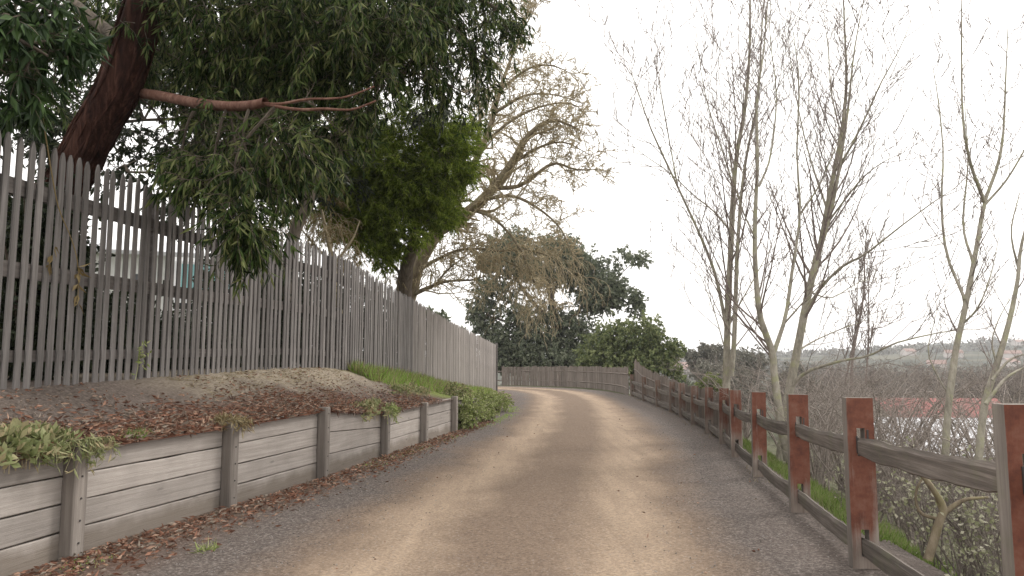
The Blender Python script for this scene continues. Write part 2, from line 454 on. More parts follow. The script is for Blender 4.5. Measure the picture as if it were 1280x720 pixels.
wpx = [(88, 699, 556), (285, 637, 529), (403, 600, 510), (481, 571, 514), (530, 554.5, 504), (568, 541, 496)]
wall_pts = [(-4.06, 1.55, .86), (-3.64, 3.35, .85)]
for px, pb, pt in wpx:
    g = G(px, pb); wall_pts.append((g[0], g[1], P(px, pt, g[1])[2]))
wall_pts.append((wall_pts[-1][0] + .34, wall_pts[-1][1] + 1.9, .62))
wall_pts = np.array(wall_pts)
_wl = np.vstack([wall_pts[:, :2], [[-.42, 21.5], [-.40, 25], [-.45, 29], [-.55, 33.2]]])
def xw(y): return np.interp(y, _wl[:, 1], _wl[:, 0])
def zw(y): return np.interp(y, list(wall_pts[:, 1]) + [21.5, 25, 33.2], list(wall_pts[:, 2] - .05) + [.15, .03, .0])

# right fence posts: (x, y, height)
rp = [(2.15, 1.35, 1.28)]
for px, pb, pt, D in [(1272, None, 505, 3.3), (1070, 712, 497, None), (994, 641, 493, None), (946, 597, 490, None), (918.5, 572, 487.5, None), (903, 556, 485, None),
                  (885, 542, 484, None), (867, 531, 482.5, None), (852, 523, 479, None), (839, 516, 477, None), (822, 509, 475, None), (805, 502, 471, None), (790, 495.5, 468, None)]:
    if pb is not None:
        g = G(px, pb); D = g[1]
    q = P(px, pt, D)
    rp.append((q[0], D, q[2]))
rp = np.array(rp)
rfy = np.concatenate([[-8], rp[:, 1], [38, 43, 47, 60]]); rfx = np.concatenate([[1.9], rp[:, 0], [5.6, 5.6, 4.6, 0]])
def xr(y): return np.interp(y, rfy, rfx)

# path centreline
cl = smooth_line([(-.35, -8), (-.2, 0), (-.05, 5.5), (.40, 9), (.98, 12.4), (1.6, 17.5), (2.1, 23.7), (2.45, 30), (2.35, 36), (1.5, 40.5), (-.6, 44.0), (-4.5, 46.6), (-12, 49), (-24, 51)], 260)

# ------------------------------------------------------------------ setting
def grid_mesh(name, X, Y, Z, mat, attr=None, kind='structure'):
    h, w = X.shape
    mb = MB(); i = np.arange(h * w).reshape(h, w)
    mb.add(np.stack([X, Y, Z], -1).reshape(-1, 3), np.stack([i[:-1, :-1], i[:-1, 1:], i[1:, 1:], i[1:, :-1]], -1).reshape(-1, 4))
    o = mb.build(name, mat, smooth=True)
    if attr is not None:
        a = o.data.attributes.new('across', 'FLOAT', 'POINT'); a.data.foreach_set('value', attr.astype(np.float32).ravel())
    return tag(o, kind=kind)

def terrain_z(x, y):
    x = np.asarray(x, float); y = np.asarray(y, float)
    d = x - xr(np.clip(y, -8, 47))
    d2 = np.where(y > 52, (y - 52) * .7, -1)
    dd = np.maximum(d - .45, d2 * sstep(52, 56, y))
    dd = np.maximum(dd, 0)
    right = -.06 - 9.5 * (1 - np.exp(-dd * .052)) - .12 * sstep(0, 1.5, dd)
    left = -.06 + 1.30 * sstep(0, 4.0, (xf(np.clip(y, 1, 33)) - 2.0) - x) * sstep(40, 30, y)
    z = np.where(dd > 0, right, left)
    r = np.hypot(x, y)
    hills = sstep(260, 1250, r) * (20 + 14 * vnoise(x / 330 + 9, y / 330, 3) + 8 * vnoise(x / 90, y / 90, 5))
    hills = hills * (0.62 + .55 * sstep(-.1, .75, x / (r + 1)))
    rough = sstep(3, 30, dd) * (vnoise(x / 7, y / 7, 2) - .5) * 1.2
    return z + hills + rough - 14 * sstep(1500, 2400, r)
s = np.linspace(-1, 1, 300)
gx = 4 + np.sinh(s * 6.2) / math.sinh(6.2) * 1780
gy = 12 + np.sinh(np.linspace(-.52, 1, 300) * 6.2) / math.sinh(6.2) * 1750
X, Y = np.meshgrid(gx, gy)
grid_mesh('terrain', X, Y, terrain_z(X, Y), M['terrain'])

# path ribbon
T = np.gradient(cl, axis=0); T /= np.linalg.norm(T, axis=1, keepdims=True)
N = np.stack([T[:, 1], -T[:, 0]], 1)
us = np.linspace(-3.7, 3.25, 70)
X = cl[:, 0:1] + N[:, 0:1] * us; Y = cl[:, 1:2] + N[:, 1:2] * us
U = np.broadcast_to(us, X.shape)
Z = -.018 * np.exp(-((np.abs(U) - .92) / .35) ** 2) + .018 * (vnoise(X * 1.7, Y * 1.7, 1) - .5) + .010 * (vnoise(X * 6, Y * 6, 4) - .5) + .012
Z = Z - .10 * sstep(2.85, 3.25, U)
grid_mesh('path', X, Y, Z, M['path'], U)

# bank between wall and fence, and the garden ground behind the fence
ys = np.concatenate([np.linspace(.8, 16, 190), np.linspace(16.2, 33.2, 90)])
ts = np.concatenate([np.linspace(0, 1, 46), 1 + np.linspace(.03, 1, 16) ** 1.3 * 4])
Yb = np.broadcast_to(ys[:, None], (len(ys), len(ts))); Tb = np.broadcast_to(ts, Yb.shape)
XW, XF, ZW, ZF = xw(ys)[:, None], xf(ys)[:, None], zw(ys)[:, None], zfb(ys)[:, None] + .012
inner = np.clip(Tb, 0, 1)
Xb = XW + (XF - XW) * inner - np.maximum(Tb - 1, 0) * 2.8
prof = inner * .55 + .45 * sstep(.1, 1, inner)
Zb = ZW + (ZF - ZW) * prof + .05 * (vnoise(Xb * 2.2, Yb * 2.2, 8) - .5) * np.sin(inner * math.pi) + .025 * (vnoise(Xb * 9, Yb * 9, 9) - .5) * (inner > .03)
Zb = Zb - np.maximum(Tb - 3.5, 0) * 1.5
grid_mesh('bank', Xb, Yb, Zb, M['bank'], Tb)
def bank_z(y, t):
    ti = np.clip(t, 0, 1); p = ti * .55 + .45 * sstep(.1, 1, ti)
    return zw(y) + (zfb(y) - zw(y)) * p
def bank_pt(y, t): return np.stack([xw(y) + (xf(y) - xw(y)) * t, y, bank_z(y, t)], -1)

# ------------------------------------------------------------------ picket fence
fence = thing('picket_fence', (float(xf(7.0)), 7.0, float(zfb(7.0))), 'tall weathered grey picket fence with pointed tops along the left bank', 'fence')
def picket(mb, y, rs):
    x = float(xf(y)); x2 = float(xf(y + .05)); dx = np.array([x2 - x, .05, 0]); dx /= np.linalg.norm(dx)
    zb, zt = float(zfb(y)), float(zft(y))
    zb -= .02 + rs.uniform(0, .035); zt += rs.normal(0, .016) - (rs.uniform(.05, .12) if rs.random() < .012 else 0)
    w = float(np.interp(y, [6, 9, 12, 16, 20], [.065, .067, .072, .080, .088])) * rs.uniform(.96, 1.04); th = .017
    nrm = np.array([dx[1], -dx[0], 0])
    lean = rs.normal(0, .0045)
    up = np.array([dx[0] * lean, dx[1] * lean, 1.0])
    base = np.array([x, y, 0.0]) + nrm * rs.normal(0, .004)
    tw = rs.normal(0, .012)
    a = dx * math.cos(tw) + nrm * math.sin(tw); b = nrm * math.cos(tw) - dx * math.sin(tw)
    prof = [(-.5, zb), (.5, zb), (.5, zt - .085), (.28, zt - .03), (0.06, zt), (-.06, zt), (-.28, zt - .03), (-.5, zt - .085)]
    fr = [base + a * (s * w) + b * th / 2 + up * z for s, z in prof]
    bk = [base + a * (s * w) - b * th / 2 + up * z for s, z in prof]
    n = mb.n; k = len(prof)
    mb.v.append(np.array(fr + bk)); mb.n += 2 * k
    mb.f.append(np.array([[n + i for i in range(k)]])); mb.mi.append(np.array([0]))
    mb.f.append(np.array([[n + k + i for i in reversed(range(k))]])); mb.mi.append(np.array([0]))
    mb.f.append(np.array([[n + i, n + k + i, n + k + (i + 1) % k, n + (i + 1) % k] for i in range(k)])); mb.mi.append(np.zeros(k, int))
    return (x, y, zb)
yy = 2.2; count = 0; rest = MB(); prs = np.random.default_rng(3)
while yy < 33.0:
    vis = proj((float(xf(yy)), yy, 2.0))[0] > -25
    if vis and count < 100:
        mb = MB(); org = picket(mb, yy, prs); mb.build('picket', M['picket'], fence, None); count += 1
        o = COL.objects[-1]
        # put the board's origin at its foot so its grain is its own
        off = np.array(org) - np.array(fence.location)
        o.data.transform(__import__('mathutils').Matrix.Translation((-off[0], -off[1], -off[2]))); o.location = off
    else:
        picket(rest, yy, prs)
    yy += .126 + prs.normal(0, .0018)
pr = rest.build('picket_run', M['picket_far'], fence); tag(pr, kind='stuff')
for hfrac, hh in ((.13, .10), (.47, .135), (.80, .14)):
    mb = MB(); yl = np.linspace(2.1, 33.0, 60)
    for a, b in zip(yl[:-1], yl[1:]):
        pa = np.array([xf(a), a, zfb(a) + (zft(a) - zfb(a)) * hfrac]); pb = np.array([xf(b), b, zfb(b) + (zft(b) - zfb(b)) * hfrac])
        d = pb - pa; L = np.linalg.norm(d); d /= L; nrm = np.cross(d, [0, 0, 1.]); nrm /= np.linalg.norm(nrm)
        mb.box((pa + pb) / 2 - nrm * .034, L, .045, hh, d, -nrm, np.cross(nrm, d) * 1.0)
    mb.build('rail', M['rail_grey'], fence)
for y in np.arange(3.2, 33, 2.45):
    mb = MB(); x = float(xf(y)); zb, zt = float(zfb(y)), float(zft(y))
    mb.box((x - .115, y, (zb + zt) / 2 - .1), .11, .11, zt - zb + .1)
    mb.build('fence_post', M['rail_grey'], fence)
mb = MB(); x = float(xf(32.95)); mb.box((x + .03, 33.05, (zfb(33.) + zft(33.)) / 2 + .03), .12, .09, zft(33.) - zfb(33.) + .1); mb.build('end_post', M['picket'], fence)

# ------------------------------------------------------------------ retaining wall
wall = thing('retaining_wall', (wall_pts[2][0], wall_pts[2][1], 0), 'low grey timber retaining wall of stacked boards between square posts', 'wall')
wrs = np.random.default_rng(11)
import mathutils
def recentre(o, world_pt, parent, rotz=0.0):
    off = mathutils.Vector(world_pt) - parent.location
    o.data.transform(mathutils.Matrix.Rotation(-rotz, 4, 'Z') @ mathutils.Matrix.Translation(-off)); o.location = off; o.rotation_euler = (0, 0, rotz)
def rough_plank(mb, a, b, z0a, z1a, z0b, z1b, nrm, th, seg=10, jit=.0016):
    """plank from a to b (xy) with bottom/top heights, subdivided so edges are a little uneven"""
    k = np.linspace(0, 1, seg + 1)
    P0 = np.array([*a, 0.]); P1 = np.array([*b, 0.])
    ring = []
    b1 = wrs.normal(0, jit, seg + 1); b2 = wrs.normal(0, jit, seg + 1); wv = wrs.normal(0, jit * .8, seg + 1)
    for i, s in enumerate(k):
        c = P0 + (P1 - P0) * s + nrm * wv[i]
        zb = z0a + (z0b - z0a) * s + b1[i] * .4; zt = z1a + (z1b - z1a) * s + b2[i]
        ch = min(.008, th * .2)
        pr = [(-.5, zb + ch), (-.5, zt - ch), (-.5 + ch / th, zt), (.5 - ch / th, zt), (.5, zt - ch), (.5, zb + ch), (.5 - ch / th, zb), (-.5 + ch / th, zb)]
        ring.append([c + nrm * (p * th) + np.array([0, 0, z]) for p, z in pr])
    V = np.array(ring); m = V.shape[1]; idx = np.arange(V.shape[0] * m).reshape(V.shape[0], m)
    q = np.stack([idx[:-1], np.roll(idx[:-1], -1, 1), np.roll(idx[1:], -1, 1), idx[1:]], -1).reshape(-1, 4)
    n = mb.n
    mb.add(V.reshape(-1, 3), q)
    mb.f.append(np.array([idx[0][::-1] + n])); mb.mi.append(np.array([0]))
    mb.f.append(np.array([idx[-1] + n])); mb.mi.append(np.array([0]))
for i in range(len(wall_pts)):
    x, y, h = wall_pts[i]
    j = min(i, len(wall_pts) - 2)
    d = wall_pts[j + 1][:2] - wall_pts[j][:2]; d /= np.linalg.norm(d); nrm = np.array([d[1], -d[0], 0]); d3 = np.array([d[0], d[1], 0])
    mb = MB()
    c = np.array([x, y, 0]) + nrm * .0
    hh = h + .012
    prof = [(-.055, -.12), (.055, -.12)]
    # post: a chamfered square section with a slightly rounded, weathered top
    sec = [(-.062, -.05), (-.062, .05), (-.05, .062), (.05, .062), (.062, .05), (.062, -.05), (.05, -.062), (-.05, -.062)]
    V = []
    for z, sc in ((-.15, 1), (hh * .5, 1.01), (hh - .012, 1), (hh, .9)):
        V += [c + d3 * a * sc + nrm * b * sc + np.array([0, 0, z]) + wrs.normal(0, .0015, 3) for a, b in sec]
    k = 8; idx = np.arange(4 * k).reshape(4, k)
    mb.add(V, np.stack([idx[:-1], np.roll(idx[:-1], -1, 1), np.roll(idx[1:], -1, 1), idx[1:]], -1).reshape(-1, 4)[:, ::-1])
    mb.f.append(np.array([idx[-1][::-1]])); mb.mi.append(np.array([0]))
    # bolt heads down the front face
    for z in np.linspace(.12, hh - .08, 5):
        p = c + nrm * .062 + np.array([0, 0, z]); mb.tubes([([p, p + nrm * .006, p + nrm * .0065], [.008, .008, .001])], 6, mat=1)
    o = mb.build('post', [M['wallpost'], M['metal']], wall); recentre(o, (x, y, 0), wall)
    if i < len(wall_pts) - 1:
        a, b = wall_pts[i], wall_pts[i + 1]
        ha, hb = a[2] - .02, b[2] - .02
        nb = 4 if i < 4 else 3
        for q in range(nb):
            m2 = MB(); off = -nrm[:2] * .085
            z0a, z1a = ha * q / nb, ha * (q + 1) / nb - .006 - .004 * wrs.random()
            z0b, z1b = hb * q / nb, hb * (q + 1) / nb - .006 - .004 * wrs.random()
            if q == 0: z0a = z0b = -.1
            rough_plank(m2, a[:2] + off, b[:2] + off, z0a, z1a, z0b, z1b, nrm * 1.0, .05)
            o = m2.build('board', M['board'], wall)
            recentre(o, (a[0], a[1], 0), wall, math.atan2(d[1], d[0]))

# ------------------------------------------------------------------ right post-and-rail fence
rfence = thing('post_and_rail_fence', (rp[2][0], rp[2][1], 0), 'split timber rail fence with flaking red painted posts along the right edge', 'fence')
frs = np.random.default_rng(21)
def slots(h): return [(.10, .285), (h - .41, h - .215)]
for i, (x, y, h) in enumerate(rp):
    j = max(1, min(i, len(rp) - 2)); d = rp[j + 1][:2] - rp[j - 1][:2]; d /= np.linalg.norm(d)
    ang = math.atan2(d[1], d[0]) - math.pi / 2
    w, t = .180 * frs.uniform(.95, 1.05), .095
    mb = MB(); cw = (w - .055) / 2
    mats = [1, 1, 0, 1, 0, 1]
    for sgn in (-1, 1):
        mb.box((sgn * (w / 2 - cw / 2), 0, h / 2 - .1), cw, t, h + .2, mats=mats)
    zs = [-.2] + [z for s in slots(h) for z in s] + [h]
    for a, b in ((0, 1), (2, 3), (4, 5)):
        mb.box((0, 0, (zs[a] + zs[b]) / 2), .055, t, zs[b] - zs[a], mats=mats)
    o = mb.build('post', [M['red'], M['post_grey']], rfence, (0, 0, 0))
    o.location = mathutils.Vector((x, y, 0)) - rfence.location
    o.rotation_euler = (frs.normal(0, .012), frs.normal(0, .012), ang)
    o.color = (min(1.0, max(0, (y - 8) / 14)) * .8 + .05 + frs.uniform(-.05, .1), 0, 0, 1)
    # dark strips standing in for the shaded upper slot openings of the near posts
    if i < 8:
        sb = MB(); sb.box((0.045, -t / 2 - .004, h - .31), .012, .006, .17); sb.box((-.03, -t / 2 - .004, h - .33), .009, .006, .12)
        s2 = sb.build('slot_shade', M['metal'], o, (0, 0, 0))
    if i < len(rp) - 1:
        x2, y2, h2 = rp[i + 1]
        for q in range(2):
            za, zb2 = slots(h)[q], slots(h2)[q]
            m2 = MB()
            hgt = frs.uniform(.125, .15)
            dv = np.array([x2 - x, y2 - y]); L = np.linalg.norm(dv); dv /= L
            nrm = np.array([dv[1], -dv[0], 0])
            a = np.array([x, y]) - dv * .015; b = np.array([x2, y2]) + dv * .0
            seg = 14; k = np.linspace(0, 1, seg + 1)
            end = np.clip(np.minimum(k, 1 - k) * 7, 0, 1)
            half = hgt / 2 * (.72 + .28 * end) + frs.normal(0, .003, seg + 1)
            ctr = za[0] + .066 + (zb2[0] - za[0]) * k - .022 * np.sin(k * math.pi) + np.cumsum(frs.normal(0, .0022, seg + 1)) * np.sin(k * math.pi)
            ring = []
            for s_, hf, cz in zip(k, half, ctr):
                c = np.array([*(a + (b - a) * s_), cz]); th = .044
                prf = [(-.5, -.9), (-.55, .6), (-.25, 1.0), (.2, .93), (.5, .7), (.46, -.8), (.1, -1), (-.3, -1.02)]
                ring.append([c + nrm * p * th * (1 + frs.normal(0, .06)) + np.array([0, 0, zz * hf]) for p, zz in prf])
            V = np.array(ring); m = 8; idx = np.arange((seg + 1) * m).reshape(seg + 1, m)
            m2.add(V.reshape(-1, 3), np.stack([idx[:-1], np.roll(idx[:-1], -1, 1), np.roll(idx[1:], -1, 1), idx[1:]], -1).reshape(-1, 4))
            m2.f.append(np.array([idx[0][::-1]])); m2.mi.append(np.array([0])); m2.f.append(np.array([idx[-1]])); m2.mi.append(np.array([0]))
            o2 = m2.build('rail', M['split_rail'], rfence)
            recentre(o2, (x, y, 0), rfence, math.atan2(dv[1], dv[0]) - math.pi / 2)

# ------------------------------------------------------------------ paling fences
def paling_fence(name, label, line, tops, spacing, mat, zbase, w=(.11, .15), dark_gap=None, rail=True, most=100, rs=None):
    """line: xy polyline, tops: (arc fraction, height)"""
    ln = np.asarray(line, float); seg = np.linalg.norm(np.diff(ln, axis=0), axis=1); arc = np.concatenate([[0], np.cumsum(seg)]); Ltot = arc[-1]
    th = thing(name, (ln[0][0], ln[0][1], zbase(*ln[0])), label, 'fence')
    rs = rs or np.random.default_rng(5)
    s = 0; n = 0; more = MB()
    while s < Ltot:
        x = np.interp(s, arc, ln[:, 0]); y = np.interp(s, arc, ln[:, 1]); x2 = np.interp(s + .05, arc, ln[:, 0]) - np.interp(s - .05, arc, ln[:, 0]); y2 = np.interp(s + .05, arc, ln[:, 1]) - np.interp(s - .05, arc, ln[:, 1])
        d = np.array([x2, y2, 0]); d /= np.linalg.norm(d)
        h = np.interp(s / Ltot, [t[0] for t in tops], [t[1] for t in tops]) * (1 + rs.normal(0, .022)); zb = zbase(x, y) - .1
        if dark_gap is None or not (dark_gap[0] < s < dark_gap[1]):
            mb = MB() if n < most else more
            ww = rs.uniform(*w)
            lean = rs.normal(0, .012); up = np.array([d[0] * lean, d[1] * lean, 1.0])
            mb.box(np.array([x, y, zb + (h + .1) / 2]), ww, .018, h + .1, d, np.cross([0, 0, 1.], d), up, jit=.004)
            if n < most:
                o = mb.build('paling', mat, th); recentre(o, (x, y, zb), th)
            n += 1
        s += spacing * rs.uniform(.93, 1.07)
    if more.n: tag(more.build('paling_run', mat, th), kind='stuff')
    if rail:
        for f in (.25, .75):
            mb = MB(); pts = []
            for q in np.linspace(0, 1, 24):
                x = np.interp(q * Ltot, arc, ln[:, 0]); y = np.interp(q * Ltot, arc, ln[:, 1]); h = np.interp(q, [t[0] for t in tops], [t[1] for t in tops])
                pts.append(np.array([x, y + .05, zbase(x, y) + h * f]))
            mb.tubes([(np.array(pts), np.full(24, .04))], 4); mb.build('rail', mat, th)
    return th
far_line = smooth_line([(5.32, 33.2), (5.75, 38), (5.45, 43), (4.2, 47.5), (1.6, 50.5), (-1.5, 52), (-6, 53.2), (-12, 54.5)], 60)
paling_fence('paling_fence', 'far grey brown paling fence curving behind the bend of the track', far_line,
             [(0, 1.33), (.2, 1.28), (.55, 1.32), (.68, 1.22), (1, 1.2)], .215, M['paling'], lambda x, y: -.02, (.17, .225), (21.2, 21.75))
def side_x(y): return xr(y) + .16
yl = np.linspace(12.3, 33.0, 30)
side_line = np.stack([side_x(yl), yl], 1)[::-1]
tops = []
for q, (x, y) in zip(np.linspace(0, 1, 30), side_line):
    px, _ = proj((x, y, 1.0)); tops.append((q, P(px, np.interp(px, [780, 787, 795, 803, 822, 842, 860, 895, 910], [447, 446, 447, 456, 464, 471, 477, 484, 487]), y)[2]))
paling_fence('paling_fence', 'rough uneven palings nailed behind the right rail fence near the bend', side_line, tops, .175, M['paling'], lambda x, y: -.1, (.12, .165), most=100, rs=np.random.default_rng(8))
# ------------------------------------------------------------------ vegetation helpers
def unit(v): return v / (np.linalg.norm(v) + 1e-9)
def grow_twigs(rs, line, rad, n, length, out, up=.3, spread=.9, depth=1, r_fac=.5, start=.2, wig=.12, droop=0.0, k=6, planar=None, sub=4, min_r=.003, tip_taper=.25, pow_len=.5):
    """side shoots off a limb; recursive"""
    line = np.asarray(line); m = len(line)
    for i in range(n):
        s = start + (1 - start) * (i + rs.random()) / n
        f = s * (m - 1); a = min(int(f), m - 2); t = f - a
        p = line[a] * (1 - t) + line[a + 1] * t; tan = unit(line[a + 1] - line[a])
        r = (rad[a] * (1 - t) + rad[a + 1] * t) * r_fac * rs.uniform(.6, 1.0); r = max(r, min_r)
        side = unit(np.cross(tan, rs.normal(size=3)))
        L = length * rs.uniform(.55, 1.15) * (1 - pow_len * s)
        d = unit(tan * (1 - spread * .5) + side * spread + np.array([0, 0, up]))
        pts = [p]; dd = d.copy(); st = L / (k - 1)
        for q in range(k - 1):
            dd = unit(dd + rs.normal(0, wig, 3) + np.array([0, 0, up * .35 - droop * (q + 1) / k]))
            pts.append(pts[-1] + dd * st)
        pts = np.array(pts); rr = r * np.linspace(1, tip_taper, k); rr = np.maximum(rr, min_r * .6)
        out.append((pts, rr))
        if depth > 1:
            grow_twigs(rs, pts, rr, sub, L * .55, out, up, spread, depth - 1, .62, .15, wig, droop, max(4, k - 1), planar, sub, min_r, tip_taper, pow_len)

def limb(pxs, D, r0, r1, n=14, drift=0.0, rs=None, jit=0.0):
    """px polyline -> 3d limb; D scalar or list"""
    Ds = D if isinstance(D, (list, tuple)) else [D + drift * i for i in range(len(pxs))]
    pts = smooth_line([P(x, y, d) for (x, y), d in zip(pxs, Ds)], n)
    if jit and rs is not None: pts[1:] += rs.normal(0, jit, pts[1:].shape)
    return pts, np.linspace(r0, r1, n)

def ellip(rs, c, r, n, shell=.5):
    v = rs.normal(size=(n, 3)); v /= np.linalg.norm(v, axis=1, keepdims=True)
    return np.asarray(c) + v * (rs.random((n, 1)) ** shell) * np.asarray(r)

def blob3(b):
    """(px,py,D,rx_px,ry_px,rD) -> centre, radii"""
    px, py, D, rx, ry, rd = b
    return P(px, py, D), np.array([rx * D / F, rd, ry * D / F])

def sprigs(rs, mb, tw, centres, dirs, per, slen, leaf, lw, droop=.6, spread=.7, stem=True, fold=.2, hang=.5):
    """each sprig: a thin drooping stem with leaves along it"""
    n = len(centres)
    k = 5; pts = [centres]; d = dirs.copy(); st = (slen * rs.uniform(.6, 1.2, n))[:, None] / (k - 1)
    for q in range(k - 1):
        d = d + rs.normal(0, .18, d.shape) + np.array([0, 0, -droop * .4]); d /= np.linalg.norm(d, axis=1, keepdims=True)
        pts.append(pts[-1] + d * st)
    pts = np.stack(pts, 1)
    if stem and tw is not None:
        tw.tubes([(pts[i], np.linspace(.006, .002, k)) for i in range(n)], 3)
    f = rs.uniform(.1, 1, (n, per)) * (k - 1); a = np.minimum(f.astype(int), k - 2); t = (f - a)[..., None]
    ii = np.arange(n)[:, None]
    pos = pts[ii, a] * (1 - t) + pts[ii, a + 1] * t
    tan = pts[ii, a + 1] - pts[ii, a]; tan /= np.linalg.norm(tan, axis=2, keepdims=True) + 1e-9
    ax = tan * (1 - hang) + rs.normal(0, spread, tan.shape) * .7 + np.array([0, 0, -hang])
    N_ = n * per
    mb.leaves(pos.reshape(-1, 3), ax.reshape(-1, 3), leaf * rs.uniform(.6, 1.25, N_), lw * rs.uniform(.7, 1.3, N_), fold)

def crown(rs, parent, blobs, dens, per, slen, leaf, lw, leafm, twigm, droop=.6, hang=.5, shell=.45, spread=.7, name='crown', stem=True, link=None, linkr=.02, clump=.13):
    mb, tw = MB(), MB()
    for b in blobs:
        c, r = blob3(b[:6]); n = int(dens * (b[6] if len(b) > 6 else 1) * b[3] * b[4] / 100)
        if n < 1: continue
        cs = ellip(rs, c, r, n, shell)
        if clump and n > 12:
            hub = ellip(rs, c, r, max(4, n // 11), shell); cs = hub[rs.integers(0, len(hub), n)] + rs.normal(0, clump, (n, 3)) * np.mean(r)
        d = (cs - c) / (r + 1e-6) * .7 + rs.normal(0, .6, cs.shape); d /= np.linalg.norm(d, axis=1, keepdims=True)
        sprigs(rs, mb, tw, cs, d, per, slen, leaf, lw, droop, spread, stem, hang=hang)
        if link is not None:
            # a bough from the nearest limb point into the clump, then twigs
            q = link[np.argmin(np.linalg.norm(link - c, axis=1))]
            L = np.linalg.norm(c - q)
            pts = smooth_line([q, q * .5 + c * .5 + np.array([0, 0, .12 * L]) + rs.normal(0, .06 * L, 3), c + rs.normal(0, .1, 3) * r], 8)
            lines = [(pts, np.linspace(linkr, linkr * .4, 8))]
            grow_twigs(rs, pts, np.linspace(linkr, linkr * .4, 8), 8, float(np.mean(r)) * 1.1, lines, .1, .9, 2, .55, .3, .15, .1, 5, None, 3)
            lines2 = {}
            tw.tubes(lines, 4)
    join(mb, tw)
    mb.build(name, [leafm, twigm], parent)

def bare_tree(name, label, base, limbs, mat, twigmat, twigs, group=None, sides=8, cat='tree', rough=.04, limb_name='limb', slim=.6):
    """limbs: (pts, rad); the first is the trunk. twigs: list of tube lines"""
    t = thing(name, base, label, cat, group)
    limbs = [(p, r * slim) for p, r in limbs]
    for i, (p, r) in enumerate(limbs):
        mb = MB(); mb.tubes([(p, r)], sides if i == 0 else 6, rough=rough); mb.build('trunk' if i == 0 else limb_name, mat, t, smooth=True)
    if twigs:
        mb = MB(); thick = [l for l in twigs if l[1][0] > .012]; thin = [l for l in twigs if l[1][0] <= .012]
        if thick: mb.tubes(thick, 5)
        if thin: mb.tubes(thin, 3)
        mb.build('crown', twigmat, t, smooth=True)
    return t

# ------------------------------------------------------------------ bare trees on the right
rs = np.random.default_rng(31)
def stem_twigs(limbs, n, length, up=.30, spread=.72, depth=3, sub=5, rfac=.36, start=.24, wig=.045, min_r=.004, skip=0):
    out = []
    for i, (p, r) in enumerate(limbs):
        L = np.linalg.norm(p[-1] - p[0])
        nn = max(3, int(n * L / 3.0))
        grow_twigs(rs, p, r * .68, nn, length, out, up, spread, depth, rfac, start if i == 0 else .1, wig, 0, 7, None, sub, min_r)
    return out
D = 14.0
A = [limb([(906, 560), (908, 490), (909, 420), (914, 300), (920, 200), (931, 137), (937, 62), (938, -20), (942, -110)], D, .14, .012, 22),
     limb([(914, 470), (918, 420), (921, 330), (926, 250), (934, 190), (948, 120), (952, 40), (960, -60)], D - .15, .085, .012, 18),
     limb([(908, 410), (896, 350), (880, 305), (847, 233), (814, 162), (796, 110), (783, 75)], [D, D, D - .2, D - .4, D - .7, D - .8, D - .9], .06, .008, 16),
     limb([(847, 233), (835, 167), (824, 105), (818, 58)], D - .4, .025, .005, 10),
     limb([(914, 290), (890, 262), (868, 245), (836, 215), (800, 190), (778, 168)], [D, D + .2, D + .3, D + .5, D + .6, D + .7], .035, .006, 12),
     limb([(917, 250), (912, 217), (889, 146), (878, 100), (870, 40)], [D, D - .2, D - .5, D - .6, D - .7], .035, .006, 12),
     limb([(913, 400), (935, 362), (958, 320), (975, 290)], [D, D + .1, D + .3, D + .4], .03, .006, 10),
     limb([(907, 440), (893, 390), (876, 345), (862, 318)], [D, D + .2, D + .5, D + .7], .02, .005, 10)]
bare_tree('bare_tree', 'tall pale grey bare tree with twin upright stems left of the forked tree', P(906, 560, D), A, M['bark_pale'], M['bark_twig'], stem_twigs(A, 10, 2.7, depth=3, sub=3, min_r=.0078), 'leafless trees beyond the right fence')
D = 11.5
B = [limb([(985, 575), (975, 520), (968, 470), (965, 438), (950, 395), (944, 330), (944, 270), (947, 200), (946, 125), (955, 60), (962, -30)], [D + .1, D, D, D, D - .1, D - .1, D - .1, D - .2, D - .2, D - .2, D - .2], .125, .010, 24),
     limb([(966, 445), (982, 395), (990, 340), (1000, 268), (996, 190), (999, 104), (990, 30)], [D, D + .1, D + .2, D + .3, D + .3, D + .4, D + .4], .06, .008, 16),
     limb([(949, 233), (962, 200), (969, 150), (970, 108), (962, 40), (965, -20)], D - .2, .03, .006, 12),
     limb([(1000, 268), (1022, 235), (1040, 195), (1058, 150)], [D + .3, D + .2, D, D - .1], .03, .006, 10),
     limb([(980, 405), (1002, 380), (1030, 352), (1048, 340)], [D + .1, D + .3, D + .5, D + .6], .025, .005, 10),
     limb([(945, 300), (928, 262), (915, 215), (908, 160)], [D - .1, D - .4, D - .6, D - .7], .024, .005, 10)]
bare_tree('bare_tree', 'bare tree whose trunk forks into a wide V just above the fence', P(985, 575, D), B, M['bark_pale'], M['bark_twig'], stem_twigs(B, 11, 2.1, depth=3, sub=3, min_r=.0066), 'leafless trees beyond the right fence')
D = 12.5
